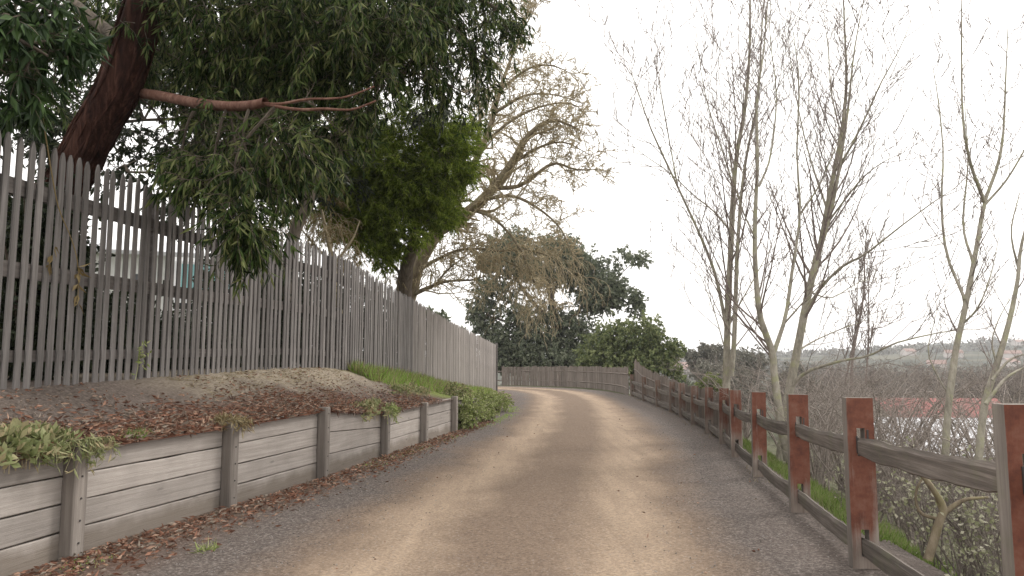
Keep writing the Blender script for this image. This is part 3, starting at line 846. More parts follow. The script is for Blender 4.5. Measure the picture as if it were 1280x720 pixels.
C = [limb([(975, 580), (985, 500), (1000, 420), (1014, 350), (1027, 300), (1039, 233), (1052, 167), (1058, 104), (1056, 42), (1052, -60)], D, .15, .012, 24),
     limb([(1018, 330), (1036, 275), (1048, 216), (1060, 137), (1068, 62), (1082, -10)], [D, D - .1, D - .2, D - .2, D - .3, D - .3], .07, .008, 16),
     limb([(1004, 400), (1020, 368), (1050, 335), (1081, 318), (1127, 282), (1172, 249), (1195, 235)], [D, D - .2, D - .5, D - .9, D - 1.3, D - 1.6, D - 1.8], .05, .006, 16),
     limb([(986, 490), (1006, 466), (1052, 451), (1085, 445), (1122, 428), (1185, 414), (1225, 412)], [D, D - .2, D - .6, D - .8, D - 1.2, D - 1.6, D - 1.8], .055, .006, 16),
     limb([(1043, 215), (1060, 190), (1085, 140), (1101, 104), (1125, 60), (1141, 21)], [D, D - .3, D - .5, D - .7, D - .8, D - .9], .04, .006, 14),
     limb([(1030, 285), (1052, 255), (1076, 225), (1100, 205), (1126, 192)], [D, D - .3, D - .6, D - .8, D - 1], .035, .006, 12),
     limb([(1034, 262), (1018, 215), (1003, 160), (990, 90), (985, 40)], [D, D + .3, D + .6, D + .8, D + .9], .035, .006, 14),
     limb([(1052, 170), (1040, 120), (1035, 60), (1030, 20)], [D, D + .2, D + .3, D + .4], .025, .006, 10),
     limb([(1012, 365), (1040, 372), (1075, 352), (1105, 348)], [D, D + .3, D + .6, D + .9], .025, .005, 10),
     limb([(995, 440), (1020, 425), (1060, 408), (1100, 395)], [D, D + .3, D + .7, D + 1], .03, .005, 10)]
bare_tree('bare_tree', 'thickest bare tree leaning right with a long low sweeping branch', P(975, 580, D), C, M['bark_pale'], M['bark_twig'], stem_twigs(C, 12, 2.4, depth=3, sub=3, min_r=.007), 'leafless trees beyond the right fence')
D = 8.6
Dd = [limb([(1180, 600), (1185, 512), (1195, 437), (1206, 387), (1218, 324), (1231, 253), (1246, 210), (1254, 167), (1257, 100), (1260, 33)], D, .075, .007, 24),
      limb([(1206, 374), (1183, 316), (1177, 250), (1179, 190), (1172, 120), (1165, 80)], [D, D + .2, D + .3, D + .4, D + .5, D + .5], .032, .005, 14),
      limb([(1231, 254), (1212, 200), (1203, 137), (1202, 33), (1203, -30)], [D, D - .2, D - .3, D - .3, D - .3], .035, .006, 14),
      limb([(1231, 256), (1258, 225), (1282, 185), (1300, 150)], [D, D - .1, D - .3, D - .4], .026, .006, 10),
      limb([(1217, 330), (1204, 280), (1210, 200), (1205, 120)], [D, D + .3, D + .4, D + .4], .03, .005, 12),
      limb([(1203, 405), (1222, 385), (1238, 345), (1250, 290)], [D, D - .2, D - .3, D - .3], .022, .004, 10),
      limb([(1190, 500), (1172, 470), (1160, 440), (1166, 410), (1172, 385)], [D, D + .1, D + .1, D + .2, D + .2], .018, .004, 10)]
bare_tree('bare_tree', 'slender bare tree with a candelabra of thin upright stems near the right edge', P(1180, 600, D), Dd, M['bark_pale'], M['bark_twig'], stem_twigs(Dd, 13, .9, depth=3, sub=3, min_r=.0048), 'leafless trees beyond the right fence')
D = 7.2
E = [limb([(1220, 610), (1230, 510), (1245, 460), (1262, 400), (1272, 350), (1276, 310), (1290, 250), (1298, 170)], D, .062, .008, 20),
     limb([(1246, 455), (1240, 428), (1248, 400), (1262, 374)], D, .016, .004, 10),
     limb([(1240, 475), (1262, 450), (1290, 440)], D - .1, .026, .01, 8),
     limb([(1232, 505), (1258, 472), (1290, 455)], D - .2, .03, .012, 8),
     limb([(1274, 340), (1264, 290), (1275, 240)], D + .1, .02, .006, 8)]
bare_tree('bare_tree', 'crooked bare trunk cut by the right edge of the photo', P(1220, 610, D), E, M['bark_pale'], M['bark_twig'], stem_twigs(E, 8, .6, depth=2, sub=4, min_r=.003), 'leafless trees beyond the right fence')
D = 24
Fp = [limb([(1064, 500), (1066, 445), (1079, 374), (1081, 316), (1083, 290)], D, .09, .012, 14),
      limb([(1056, 480), (1068, 420), (1072, 360), (1074, 330)], D + .3, .05, .01, 12),
      limb([(1082, 480), (1086, 420), (1086, 350), (1090, 320)], D - .3, .05, .01, 12)]
bare_tree('bare_tree', 'thin distant bare poplar behind the low sweeping branch', P(1064, 500, D), Fp, M['bark_twig'], M['bark_twig'], stem_twigs(Fp, 14, 1.0, up=.5, depth=3, sub=4, min_r=.012), 'leafless trees beyond the right fence')

# ------------------------------------------------------------------ spreading bare tree on the left
rs = np.random.default_rng(41)
D = 22
O = [limb([(500, 440), (506, 385), (520, 335), (545, 292), (582, 268), (612, 240), (640, 205), (660, 170), (690, 150), (720, 160)], [D, D, D, D, D - .3, D - .6, D - .9, D - 1.2, D - 1.5, D - 1.6], .42, .03, 24),
     limb([(535, 305), (565, 255), (590, 210), (612, 160), (626, 110), (645, 55), (660, 15)], [D, D + .2, D + .4, D + .4, D + .5, D + .5, D + .5], .22, .02, 18),
     limb([(596, 200), (600, 150), (596, 100), (590, 40)], [D + .4, D + .8, D + 1, D + 1.2], .11, .02, 12),
     limb([(615, 235), (650, 232), (690, 205), (720, 212), (752, 212)], [D - .6, D - 1, D - 1.4, D - 1.6, D - 1.8], .10, .015, 14),
     limb([(628, 110), (660, 86), (690, 82), (720, 95)], [D + .5, D + .1, D - .2, D - .4], .07, .012, 12),
     limb([(620, 140), (655, 120), (690, 118), (730, 130)], [D + .4, D, D - .3, D - .5], .07, .012, 12),
     limb([(604, 180), (640, 150), (680, 132), (716, 130), (738, 150)], [D + .4, D, D - .4, D - .8, D - 1], .07, .012, 12),
     limb([(600, 250), (640, 245), (675, 262), (700, 285), (712, 310)], [D - .5, D - 1.2, D - 1.6, D - 1.8, D - 2], .09, .012, 14),
     limb([(590, 262), (620, 275), (650, 310), (665, 345), (680, 380)], [D - .4, D - 1.2, D - 1.6, D - 1.8, D - 2], .075, .012, 14),
     limb([(520, 340), (545, 325), (575, 312), (600, 312), (625, 330)], [D, D - .4, D - .6, D - .8, D - 1], .09, .012, 12),
     limb([(508, 372), (530, 362), (556, 352), (590, 350), (606, 345)], [D, D - .2, D - .3, D - .5, D - .6], .11, .015, 12),
     limb([(545, 355), (562, 335), (585, 318), (600, 300)], [D - .3, D - .3, D - .2, D - .2], .05, .01, 10),
     limb([(640, 205), (672, 185), (705, 178), (740, 195)], [D - .9, D - 1, D - 1.2, D - 1.3], .07, .012, 12),
     limb([(640, 62), (655, 35), (668, 10), (672, -20)], D + .5, .035, .01, 8)]
tw = []
for i, (p, r) in enumerate(O):
    L = np.linalg.norm(p[-1] - p[0])
    grow_twigs(rs, p, r * .7, int(8 + L * 6.5), 1.55, tw, .08, .85, 3, .5, .35 if i == 0 else .12, .2, .05, 7, None, 5, .0125)
# drooping tan branches that hang in front of the far gum
W = [limb([(575, 312), (600, 311), (625, 314), (655, 312), (690, 322), (705, 340)], [D - .6, D - .8, D - 1, D - 1.2, D - 1.5, D - 1.6], .06, .012, 16),
     limb([(622, 322), (640, 330), (660, 342), (674, 365)], [D - 1, D - 1.1, D - 1.2, D - 1.3], .035, .01, 12),
     limb([(625, 314), (645, 300), (670, 303), (692, 310)], [D - 1, D - .6, D - .3, D - .1], .035, .01, 12)]
for p, r in W: grow_twigs(rs, p, r, 19, 1.7, tw, -.12, .75, 3, .4, .05, .16, .46, 8, None, 4, .0085, pow_len=.1)
O += W
bare_tree('bare_tree', 'wide spreading bare tree with lichened limbs and drooping tan twigs left of the track', P(500, 440, D), O, M['bark_oak'], M['bark_tan'], tw, rough=.06, slim=.78)
# ------------------------------------------------------------------ big gum at the left
rs = np.random.default_rng(51)
D = 8.6
base = P(24, 400, D)
t = thing('gum_tree', (base[0], base[1], 1.3), 'large gum tree with stringy red brown bark leaning over the picket fence', 'tree')
trunk = limb([(20, 430), (34, 330), (60, 262), (97, 205), (121, 156), (148, 110), (178, 20), (205, -70), (235, -160), (280, -260)], [D, D, D, D - .05, D - .1, D - .2, D - .3, D - .3, D - .3, D - .2], .27, .19, 32)
mb = MB()
# stringy bark: ridged section
p, r = trunk
mb.tubes([(p, r)], 28, rough=.035)
strands = []
for k in range(150):
    s0 = rs.uniform(0, .8); a = rs.uniform(0, 2 * math.pi); f = np.linspace(s0, min(1, s0 + rs.uniform(.06, .22)), 6) * 31
    i0 = np.minimum(f.astype(int), 30); tt = (f - i0)[:, None]
    c = p[i0] * (1 - tt) + p[i0 + 1] * tt; rad = r[i0]
    tan = unit(p[28] - p[6]); n1 = unit(np.cross(tan, [0, 1, 0])); n2 = np.cross(tan, n1)
    aa = a + np.linspace(0, rs.normal(0, .25), 6)
    strands.append((c + (np.cos(aa)[:, None] * n1 + np.sin(aa)[:, None] * n2) * (rad * rs.uniform(.98, 1.06))[:, None], np.array([.004, .016, .02, .018, .012, .003]) * rs.uniform(.6, 1.3)))
mb.tubes(strands, 5)
mb.build('trunk', M['bark_red'], t, smooth=True)
LB = [limb([(132, 104), (168, 115), (200, 120), (240, 128), (285, 133), (318, 131), (332, 127)], [8.7, 8.62, 8.3, 7.85, 7.4, 7.1, 7.0], .070, .044, 16),
      limb([(326, 129), (350, 130), (385, 124), (430, 122), (468, 108)], [7.05, 7.0, 6.95, 6.9, 6.9], .017, .008, 12),
      limb([(328, 130), (372, 137), (405, 136), (440, 137), (470, 126)], [7.05, 6.95, 6.9, 6.9, 6.9], .019, .009, 12),
      limb([(190, -30), (270, -60), (360, -50), (460, -40), (560, -20), (620, 10)], [8.3, 8.6, 9, 9.4, 9.8, 10], .13, .02, 18),
      limb([(200, -60), (290, -20), (380, 20), (450, 60), (500, 90)], [8.4, 8.8, 9.2, 9.3, 9.4], .07, .012, 16),
      limb([(160, 60), (100, 10), (40, -40), (-40, -60)], [8.4, 9.2, 10, 10.5], .09, .02, 12),
      limb([(220, -120), (240, -80), (300, 0), (330, 60), (350, 130)], [8.3, 9.6, 10.6, 11, 11], .09, .015, 14)]
lk = []
for i, (p, r) in enumerate(LB):
    mb = MB(); mb.tubes([(p, r)], 10 if i == 0 else 6, rough=.018); mb.build('limb', M['bark_limb'] if i < 3 else M['bark_brown'], t, smooth=True); lk.append(p)
lk = np.vstack(lk)
EB = [(250, 20, 8.4, 90, 60, 1.0), (340, 40, 8.4, 80, 60, 1.0), (420, 50, 8.4, 80, 50, 1.0), (480, 40, 8.8, 80, 60, 1.2), (540, 60, 9.6, 60, 50, 1.0), (560, 10, 9.8, 60, 40, 1.0),
      (608, 30, 10.2, 36, 36, .8), (600, 75, 10.2, 34, 32, .8, .8), (628, 0, 10.4, 26, 34, .7), (585, 118, 10, 22, 26, .7, .5), (330, 178, 7.9, 60, 34, .7, 1.0), (260, 182, 8.3, 60, 36, .9), (400, 95, 8.6, 70, 40, .9), (470, 130, 8.6, 40, 40, .8, .8), (420, 165, 8.0, 40, 24, .6, .8),
      (290, 205, 7.6, 44, 28, .6), (318, 222, 7.3, 26, 26, .4, 1.1), (301, 284, 7.1, 12, 36, .18, 4.2), (258, 232, 7.4, 24, 14, .4, .8), (222, 215, 7.8, 24, 16, .5, .7), (360, 190, 7.6, 50, 40, .8), (250, 90, 9.8, 70, 50, 1.0), (200, 40, 10.5, 60, 50, 1.0),
      (300, 100, 10.4, 80, 60, 1.2), (390, 0, 10.5, 120, 60, 1.2), (220, 200, 9.6, 40, 30, .7), (110, 40, 10.4, 60, 50, 1.0, .8), (40, 60, 10.8, 60, 60, 1.0, .6), (60, 130, 10.8, 40, 30, .8, .6), (500, -30, 9.6, 120, 40, 1.4), (300, -60, 8.6, 180, 50, 2.0, .7)]
crown(rs, t, EB, 5.4, 15, .42, .155, .026, M['euc_leaf'], M['bark_brown'], .8, .62, .55, .55, link=lk)

# broad-leaved tree reaching in at the top left corner
rs = np.random.default_rng(52)
b = P(-130, 420, 6.6)
t = thing('broadleaf_tree', (b[0], b[1], 1.3), 'glossy dark green long leaved branches hanging into the upper left corner', 'tree')
Lm = [limb([(-140, 430), (-135, 250), (-120, 100), (-90, -20)], 6.6, .16, .08, 14), limb([(-130, 150), (-80, 40), (-20, -10), (40, 0)], [6.6, 6, 5.6, 5.5], .06, .012, 14),
      limb([(-128, 180), (-80, 90), (-30, 55), (20, 50), (60, 70)], [6.6, 6, 5.6, 5.4, 5.4], .05, .01, 14)]
for i, (p, r) in enumerate(Lm):
    mb = MB(); mb.tubes([(p, r)], 8); mb.build('trunk' if i == 0 else 'limb', M['bark_brown'], t, smooth=True)
crown(rs, t, [(20, 20, 5.5, 60, 40, .6), (-10, 80, 5.5, 50, 60, .6), (55, 50, 5.5, 34, 46, .5, .8), (25, 110, 5.5, 26, 40, .4, .7), (70, 5, 5.7, 40, 26, .5), (-60, 40, 5.9, 70, 80, .8, .6)], 1.7, 13, .30, .19, .042, M['laurel_leaf'], M['bark_brown'], .6, .45, .6, .5, link=np.vstack([Lm[1][0], Lm[2][0]]), linkr=.012)

# dark evergreen behind, filling between gum and wattle
rs = np.random.default_rng(53)
b = P(366, 400, 14)
t = thing('evergreen_tree', (b[0], b[1], 1.4), 'dark dense evergreen behind the fence with twisting brown trunk', 'tree')
Lm = [limb([(352, 400), (362, 320), (372, 280), (386, 252), (376, 225), (352, 205), (330, 150)], 14, .14, .07, 18), limb([(386, 252), (400, 215), (430, 160), (440, 100)], [14, 14.2, 14.5, 14.8], .09, .03, 12),
      limb([(352, 205), (310, 170), (250, 150), (180, 150)], [14, 14.3, 14.6, 15], .07, .03, 12), limb([(350, 205), (330, 195), (250, 215), (160, 215)], [14, 13.4, 13, 13], .04, .02, 12)]
for i, (p, r) in enumerate(Lm):
    mb = MB(); mb.tubes([(p, r)], 9, rough=.04); mb.build('trunk' if i == 0 else 'limb', M['bark_brown'], t, smooth=True)
crown(rs, t, [(330, 120, 14.5, 90, 70, 2.0), (420, 110, 15, 80, 70, 2.0), (250, 130, 14.5, 80, 60, 1.6), (190, 90, 15, 60, 60, 1.6), (210, 175, 14, 50, 34, 1.2), (110, 175, 14, 50, 34, 1.2, 1.2), (150, 215, 13.4, 40, 26, .9, 1.1), (70, 160, 14, 40, 34, 1.0), (40, 190, 13.6, 34, 30, .8), (160, 60, 15, 60, 60, 1.4), (480, 60, 16, 90, 60, 2.0),
              (80, 110, 15, 50, 40, 1.2, .7), (230, 235, 13, 34, 24, .8, 1.0), (300, 200, 14, 46, 34, 1.0), (540, 110, 16.5, 40, 40, 1.2, .8), (395, 190, 14.4, 44, 36, 1.0), (430, 20, 16, 120, 60, 2, .8), (300, 40, 16, 120, 60, 2, .7), (375, 238, 15, 44, 26, 1.0, 1.1), (330, 232, 14.5, 36, 26, .9, 1.0), (420, 225, 16, 40, 30, 1.0)],
      4.2, 16, .5, .16, .05, M['dark_leaf'], M['bark_brown'], .4, .35, .6, .8, link=np.vstack([l[0] for l in Lm]), linkr=.03)

# feathery bright wattle
rs = np.random.default_rng(54)
D = 18
b = P(505, 420, D + 1)
t = thing('wattle_tree', (b[0], b[1], .9), 'feathery bright green tree with dark trunk in front of the spreading bare tree', 'tree')
Lm = [limb([(503, 420), (505, 360), (510, 325), (520, 285), (500, 230), (490, 180)], [D + 1, D + .9, D + .6, D + .3, D, D], .24, .07, 18), limb([(515, 300), (470, 280), (440, 250), (420, 210)], [D + .5, D + .2, D, D - .2], .07, .02, 12),
      limb([(518, 285), (550, 230), (570, 180), (575, 150)], [D + .3, D + .2, D, D], .07, .02, 12), limb([(505, 350), (490, 330), (470, 320)], [D + .9, D + .6, D + .5], .05, .02, 8)]
for i, (p, r) in enumerate(Lm):
    mb = MB(); mb.tubes([(p, r)], 9, rough=.04); mb.build('trunk' if i == 0 else 'limb', M['bark_brown'], t, smooth=True)
crown(rs, t, [(560, 190, D, 38, 40, 1.0, 1.3), (575, 165, D, 24, 24, .7, 1.1), (540, 230, D, 40, 36, 1.0, 1.3), (505, 215, D, 46, 50, 1.2), (460, 210, D, 54, 54, 1.4, 1.2), (430, 170, D, 54, 44, 1.4, 1.1), (420, 235, D - .3, 40, 36, 1.0, 1.2), (520, 240, D + .4, 60, 40, 1.2, 1.2), (445, 265, D - .2, 34, 26, .8), (490, 255, D, 44, 26, .9, 1.1), (520, 170, D + .3, 50, 36, 1.1), (480, 318, D, 28, 13, .6, 1.5), (455, 305, D, 18, 13, .5, 1.1), (495, 308, D, 16, 10, .4, 1.2), (545, 262, D, 26, 16, .6, .9), (450, 285, D - .4, 40, 26, .9, 1.0), (495, 285, D - .5, 36, 24, .8, 1.0), (415, 270, D - .4, 30, 22, .8, .9), (528, 276, D, 26, 16, .6, 1.0), (470, 250, D - .5, 50, 30, 1.0, 1.0), (585, 205, D, 16, 34, .6, .9)],
      18.0, 32, .42, .15, .022, M['wattle_leaf'], M['bark_brown'], .35, .25, .62, .65, link=np.vstack([l[0] for l in Lm]), linkr=.025)

# dry tan tree behind the fence
rs = np.random.default_rng(55)
b = P(420, 400, 16)
t = thing('dry_tree', (b[0], b[1], 1.2), 'drooping tan brown shrubby tree just above the middle of the picket fence', 'tree')
Lm = [limb([(425, 400), (418, 340), (408, 290), (402, 262)], 16, .08, .025, 12), limb([(418, 330), (440, 300), (450, 275)], 16, .035, .01, 8), limb([(415, 330), (388, 300), (372, 280)], 16, .035, .01, 8)]
tw = []
for p, r in Lm: grow_twigs(rs, p, r, 26, 1.3, tw, .1, .7, 3, .4, .3, .15, .5, 7, None, 4, .006, pow_len=.2)
for i, (p, r) in enumerate(Lm):
    mb = MB(); mb.tubes([(p, r)], 8); mb.build('trunk' if i == 0 else 'limb', M['bark_tan'], t, smooth=True)
crown(rs, t, [(405, 285, 16, 34, 22, .8), (430, 310, 16, 30, 18, .8), (385, 300, 16, 22, 14, .6, .7), (480, 350, 19, 34, 14, .8, .8), (455, 340, 18, 26, 12, .8, .6), (405, 262, 16.5, 40, 18, .9), (362, 282, 15.5, 22, 16, .7)], 13, 16, .5, .10, .014, M['tan_leaf'], M['bark_tan'], 1.0, .7, .6, .5)

# ------------------------------------------------------------------ shrubs behind the picket fence
rs = np.random.default_rng(56)
hs = [(30, 7.5, 215, 'narrow dark shrub added before the gum trunk to darken the fence gaps'), (-40, 9.2, 215, 'fullest dark shrub behind the fence below the gum trunk'), (12, 9.6, 235, 'tall dark shrub behind the fence right of the gum trunk'), (140, 10.2, 366, 'lowest dark shrub behind the fence under the white gap'), (225, 11.5, 412, 'thin dark shrub behind the fence before the white van'),  # first shrub is added so the gum trunk reads dark behind the pickets
      (382, 13, 285, 'dark shrub behind the fence beside the twisting evergreen trunk'), (415, 15, 308, 'dark shrub behind the fence below the tan tree'), (445, 17.5, 328, 'dark shrub behind the fence below the wattle'), (495, 21, 362, 'dark shrub behind the fence at the foot of the spreading bare tree')]
for px, D, ptop, lab in hs:
    g = P(px, 455, D); g[0] = min(g[0], float(xf(D)) - (1.75 if D > 8 else .8)); zt = P(px, ptop, D)[2]; z0 = 1.25 if D < 14 else float(zfb(D)) ; h = zt - z0
    t = thing('shrub', (g[0], g[1], z0), lab, 'shrub', 'dark shrubs behind the picket fence')
    mb = MB(); st = []
    for k in range(9):
        d = np.array([rs.normal(0, .12), rs.normal(0, .2), 1]); st.append((smooth_line([np.array([g[0], g[1], z0]), np.array([g[0], g[1], z0]) + d * h * .5, np.array([g[0], g[1], z0]) + d * h * .9 + rs.normal(0, .1, 3)], 6), np.linspace(.025, .006, 6)))
    m3 = MB(); m3.tubes(st, 4)
    mb = MB(); w = 1.2 if D > 8 else .5
    cs = ellip(rs, (g[0], g[1], z0 + h * .45), (w * .75, w, h * .52), 1250, .5)
    sprigs(rs, mb, None, cs, unit(rs.normal(size=3)) + rs.normal(0, 1, cs.shape), 10, .35, .10, .045, .2, .9, False)
    join(mb, m3); mb.build('crown', [M['dark_leaf'], M['bark_brown']], t)
# far rounded bush peeping over the fence end
t = thing('round_bush', (P(548, 440, 40)[0], 40, 0), 'small rounded dark bush peeping over the far end of the picket fence', 'shrub')
crown(rs, t, [(545, 402, 40, 22, 16, 1.0), (560, 412, 40, 20, 14, 1.0), (530, 412, 40, 26, 24, 1.0), (555, 430, 40, 34, 22, 1.2)], 8, 9, .4, .3, .16, M['gum_far'], M['bark_brown'], .1, .1, .6, .9, stem=False)
mb = MB(); mb.tubes([limb([(548, 460), (548, 435), (545, 410)], 40, .15, .05, 6)], 6); mb.build('trunk', M['bark_brown'], t)

# ------------------------------------------------------------------ far trees
rs = np.random.default_rng(61)
D = 62
b = P(690, 480, D); b[2] = terrain_z(b[0], b[1])
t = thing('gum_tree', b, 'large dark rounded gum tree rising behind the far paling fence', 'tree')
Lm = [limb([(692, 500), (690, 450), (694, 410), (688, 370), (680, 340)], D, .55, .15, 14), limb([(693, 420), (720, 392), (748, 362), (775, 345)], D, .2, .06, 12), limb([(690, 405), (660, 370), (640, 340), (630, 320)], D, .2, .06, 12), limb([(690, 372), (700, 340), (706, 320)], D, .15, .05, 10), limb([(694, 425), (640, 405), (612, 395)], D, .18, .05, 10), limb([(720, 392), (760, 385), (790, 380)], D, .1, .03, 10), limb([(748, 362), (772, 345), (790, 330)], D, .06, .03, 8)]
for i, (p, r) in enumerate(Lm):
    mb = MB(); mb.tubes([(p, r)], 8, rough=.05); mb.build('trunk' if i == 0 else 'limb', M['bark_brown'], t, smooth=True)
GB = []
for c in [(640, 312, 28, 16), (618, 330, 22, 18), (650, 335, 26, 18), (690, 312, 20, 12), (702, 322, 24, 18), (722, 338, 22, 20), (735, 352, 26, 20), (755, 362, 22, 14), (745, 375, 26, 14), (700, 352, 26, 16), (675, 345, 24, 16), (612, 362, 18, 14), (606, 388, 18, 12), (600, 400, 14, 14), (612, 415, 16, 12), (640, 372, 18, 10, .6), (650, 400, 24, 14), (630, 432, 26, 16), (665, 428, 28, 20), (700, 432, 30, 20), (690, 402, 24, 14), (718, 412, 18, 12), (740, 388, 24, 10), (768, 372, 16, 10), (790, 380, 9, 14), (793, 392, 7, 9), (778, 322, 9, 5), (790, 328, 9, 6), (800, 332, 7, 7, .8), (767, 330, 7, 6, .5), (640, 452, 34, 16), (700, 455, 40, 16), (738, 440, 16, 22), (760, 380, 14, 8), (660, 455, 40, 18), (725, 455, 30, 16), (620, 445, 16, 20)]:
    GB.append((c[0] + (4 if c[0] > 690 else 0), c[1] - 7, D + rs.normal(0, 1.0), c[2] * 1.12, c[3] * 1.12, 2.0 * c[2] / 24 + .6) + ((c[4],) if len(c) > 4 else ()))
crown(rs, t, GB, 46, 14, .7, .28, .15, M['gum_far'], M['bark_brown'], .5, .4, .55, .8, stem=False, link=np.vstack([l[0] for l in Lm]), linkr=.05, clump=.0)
D = 52
b = P(790, 490, D); b[2] = terrain_z(b[0], b[1])
t = thing('olive_tree', b, 'lower olive green tree to the right of the large dark gum', 'tree')
Lm = [limb([(792, 500), (792, 455), (790, 430)], D, .3, .1, 8), limb([(792, 460), (815, 440), (840, 432)], D, .1, .04, 8), limb([(792, 460), (765, 440), (752, 430)], D, .1, .04, 8)]
for i, (p, r) in enumerate(Lm):
    mb = MB(); mb.tubes([(p, r)], 7); mb.build('trunk' if i == 0 else 'limb', M['bark_brown'], t, smooth=True)
crown(rs, t, [(790, 415, D, 26, 16, 1.4), (770, 425, D, 26, 18, 1.4), (748, 440, D, 22, 20, 1.4), (812, 418, D, 20, 18, 1.2), (800, 440, D, 36, 20, 1.6), (770, 452, D, 40, 16, 1.5), (828, 430, D, 14, 12, .8), (838, 438, D, 14, 10, .8), (848, 434, D, 8, 10, .5, .7), (820, 452, D, 24, 16, 1.0), (842, 462, D, 10, 18, .5, .6)], 44, 13, .6, .27, .14, M['olive_far'], M['bark_brown'], .4, .35, .62, .8, stem=False, link=np.vstack([l[0] for l in Lm]), linkr=.04, clump=.22)
def small_tree(px, pbase, ptop, D, w, mat, label, name='valley_tree', group='trees in the valley', dens=1.0, n=7, cat='tree', leaf=None):
    b = P(px, pbase, D); zt = P(px, ptop, D)[2]; zg = float(terrain_z(b[0], b[1])); h = zt - zg; wm = w * D / F
    t = thing(name, (b[0], b[1], zg), label, cat, group)
    mb = MB(); base = np.array([b[0], b[1], zg])
    mb.tubes([(smooth_line([base - [0, 0, .3], base + [wm * .03, 0, h * .4], base + [0, 0, h * .85]], 8), np.linspace(h * .028, h * .008, 8))], 6); mb.build('trunk', M['bark_brown'], t)
    mb = MB(); lf = leaf or max(.25, D / F * 5.0)
    for k in range(n):
        c = base + np.array([rs.normal(0, .28) * wm, rs.normal(0, .28) * wm, h * rs.uniform(.42, .86)]); rr = wm * rs.uniform(.2, .34)
        c[2] = min(c[2], zt - rr * .6)
        cs = ellip(rs, c, (rr, rr, rr * .75), int((70 if leaf is None else 160) * dens), .6)
        sprigs(rs, mb, None, cs, rs.normal(0, 1, cs.shape), 8, rr * .5, lf, lf * .45, .3, .9, False)
    mb.build('crown', mat, t)
    return t
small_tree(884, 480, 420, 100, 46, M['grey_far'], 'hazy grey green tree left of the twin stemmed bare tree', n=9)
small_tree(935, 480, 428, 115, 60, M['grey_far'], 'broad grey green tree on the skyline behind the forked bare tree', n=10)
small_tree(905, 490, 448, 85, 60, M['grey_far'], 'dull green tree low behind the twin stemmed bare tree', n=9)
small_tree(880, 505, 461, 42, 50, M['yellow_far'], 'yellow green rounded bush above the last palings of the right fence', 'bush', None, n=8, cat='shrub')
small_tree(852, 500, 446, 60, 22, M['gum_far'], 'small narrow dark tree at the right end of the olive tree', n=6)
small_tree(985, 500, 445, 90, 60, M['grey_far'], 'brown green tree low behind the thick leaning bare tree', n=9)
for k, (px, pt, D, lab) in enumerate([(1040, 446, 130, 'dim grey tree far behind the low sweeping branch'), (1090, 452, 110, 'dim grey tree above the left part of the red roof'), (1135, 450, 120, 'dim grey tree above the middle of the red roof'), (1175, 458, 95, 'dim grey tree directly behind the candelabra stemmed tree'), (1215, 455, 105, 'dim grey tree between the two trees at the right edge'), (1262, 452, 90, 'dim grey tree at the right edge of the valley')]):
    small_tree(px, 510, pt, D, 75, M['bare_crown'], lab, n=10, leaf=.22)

# ------------------------------------------------------------------ thicket of bare shrubs on the slope
rs = np.random.default_rng(71)
def bare_shrub(x, y, h, w, n, label, mat, rmin=.003, leaves=0, group='bare shrubs on the slope', name='bare_shrub', leafm=None, dep=3):
    z = float(terrain_z(x, y)); base = np.array([x, y, z - .05])
    t = thing(name, (x, y, z), label, 'shrub', group)
    lines = []; stems = []
    for k in range(n):
        a = rs.uniform(0, 2 * math.pi); lean = rs.uniform(.1, .9)
        d = np.array([math.cos(a) * lean * w / h, math.sin(a) * lean * w / h, 1.0])
        tip = base + d * h * rs.uniform(.7, 1.05); mid = base + d * h * .5 + np.array([0, 0, h * .12]) + rs.normal(0, .06 * h, 3)
        p = smooth_line([base + rs.normal(0, .06, 3) * [1, 1, 0], mid, tip + np.array([math.cos(a), math.sin(a), 0]) * w * .25], 8); r = np.linspace((.012 * h / 2 + .004) * (.7 if leaves else 1), rmin, 8)
        stems.append((p, r))
        grow_twigs(rs, p, r, 8, h * .42, lines, .12, .85, dep - 1, .6, .15, .16, .12, 6, None, 4, rmin)
    mb = MB(); mb.tubes(stems, 5); mb.tubes(lines, 3); mb.build('crown', mat, t, smooth=True)
    if leaves:
        mb = MB(); L = [lines[i] for i in rs.integers(0, len(lines), leaves)]
        pos = np.array([l[0][rs.integers(1, len(l[0]))] for l in L])
        mb.leaves(pos, rs.normal(0, 1, pos.shape) + [0, 0, -.2], rs.uniform(.02, .045, leaves), rs.uniform(.018, .034, leaves), .2, mid=.5)
        mb.build('foliage', leafm, t)
def at(px, D): return P(px, 480, D)[0]
labs = ['tangled bare shrub behind the posts left of the forked tree', 'tangled bare shrub just right of the forked tree', 'wide grey brown thicket shrub above the third red post', 'wide grey brown thicket shrub below the sweeping branch', 'bare shrub in front of the left end of the red roof', 'bare shrub left of the candelabra stemmed tree', 'bare shrub behind the near post at the right edge', 'bare shrub between the two trees at the right edge', 'distant thicket shrub left of the red roof', 'distant thicket shrub under the dim valley trees', 'small bare shrub at the foot of the leaning tree', 'distant pale thicket right of the red roof', 'fine twigged shrub straight behind the tall red post', 'fine twigged shrub below the left half of the red roof', 'fine twigged shrub around the foot of the candelabra stemmed tree', 'low fine twigged shrub behind the third red post', 'fine twigged shrub under the crooked trunk at the right edge']
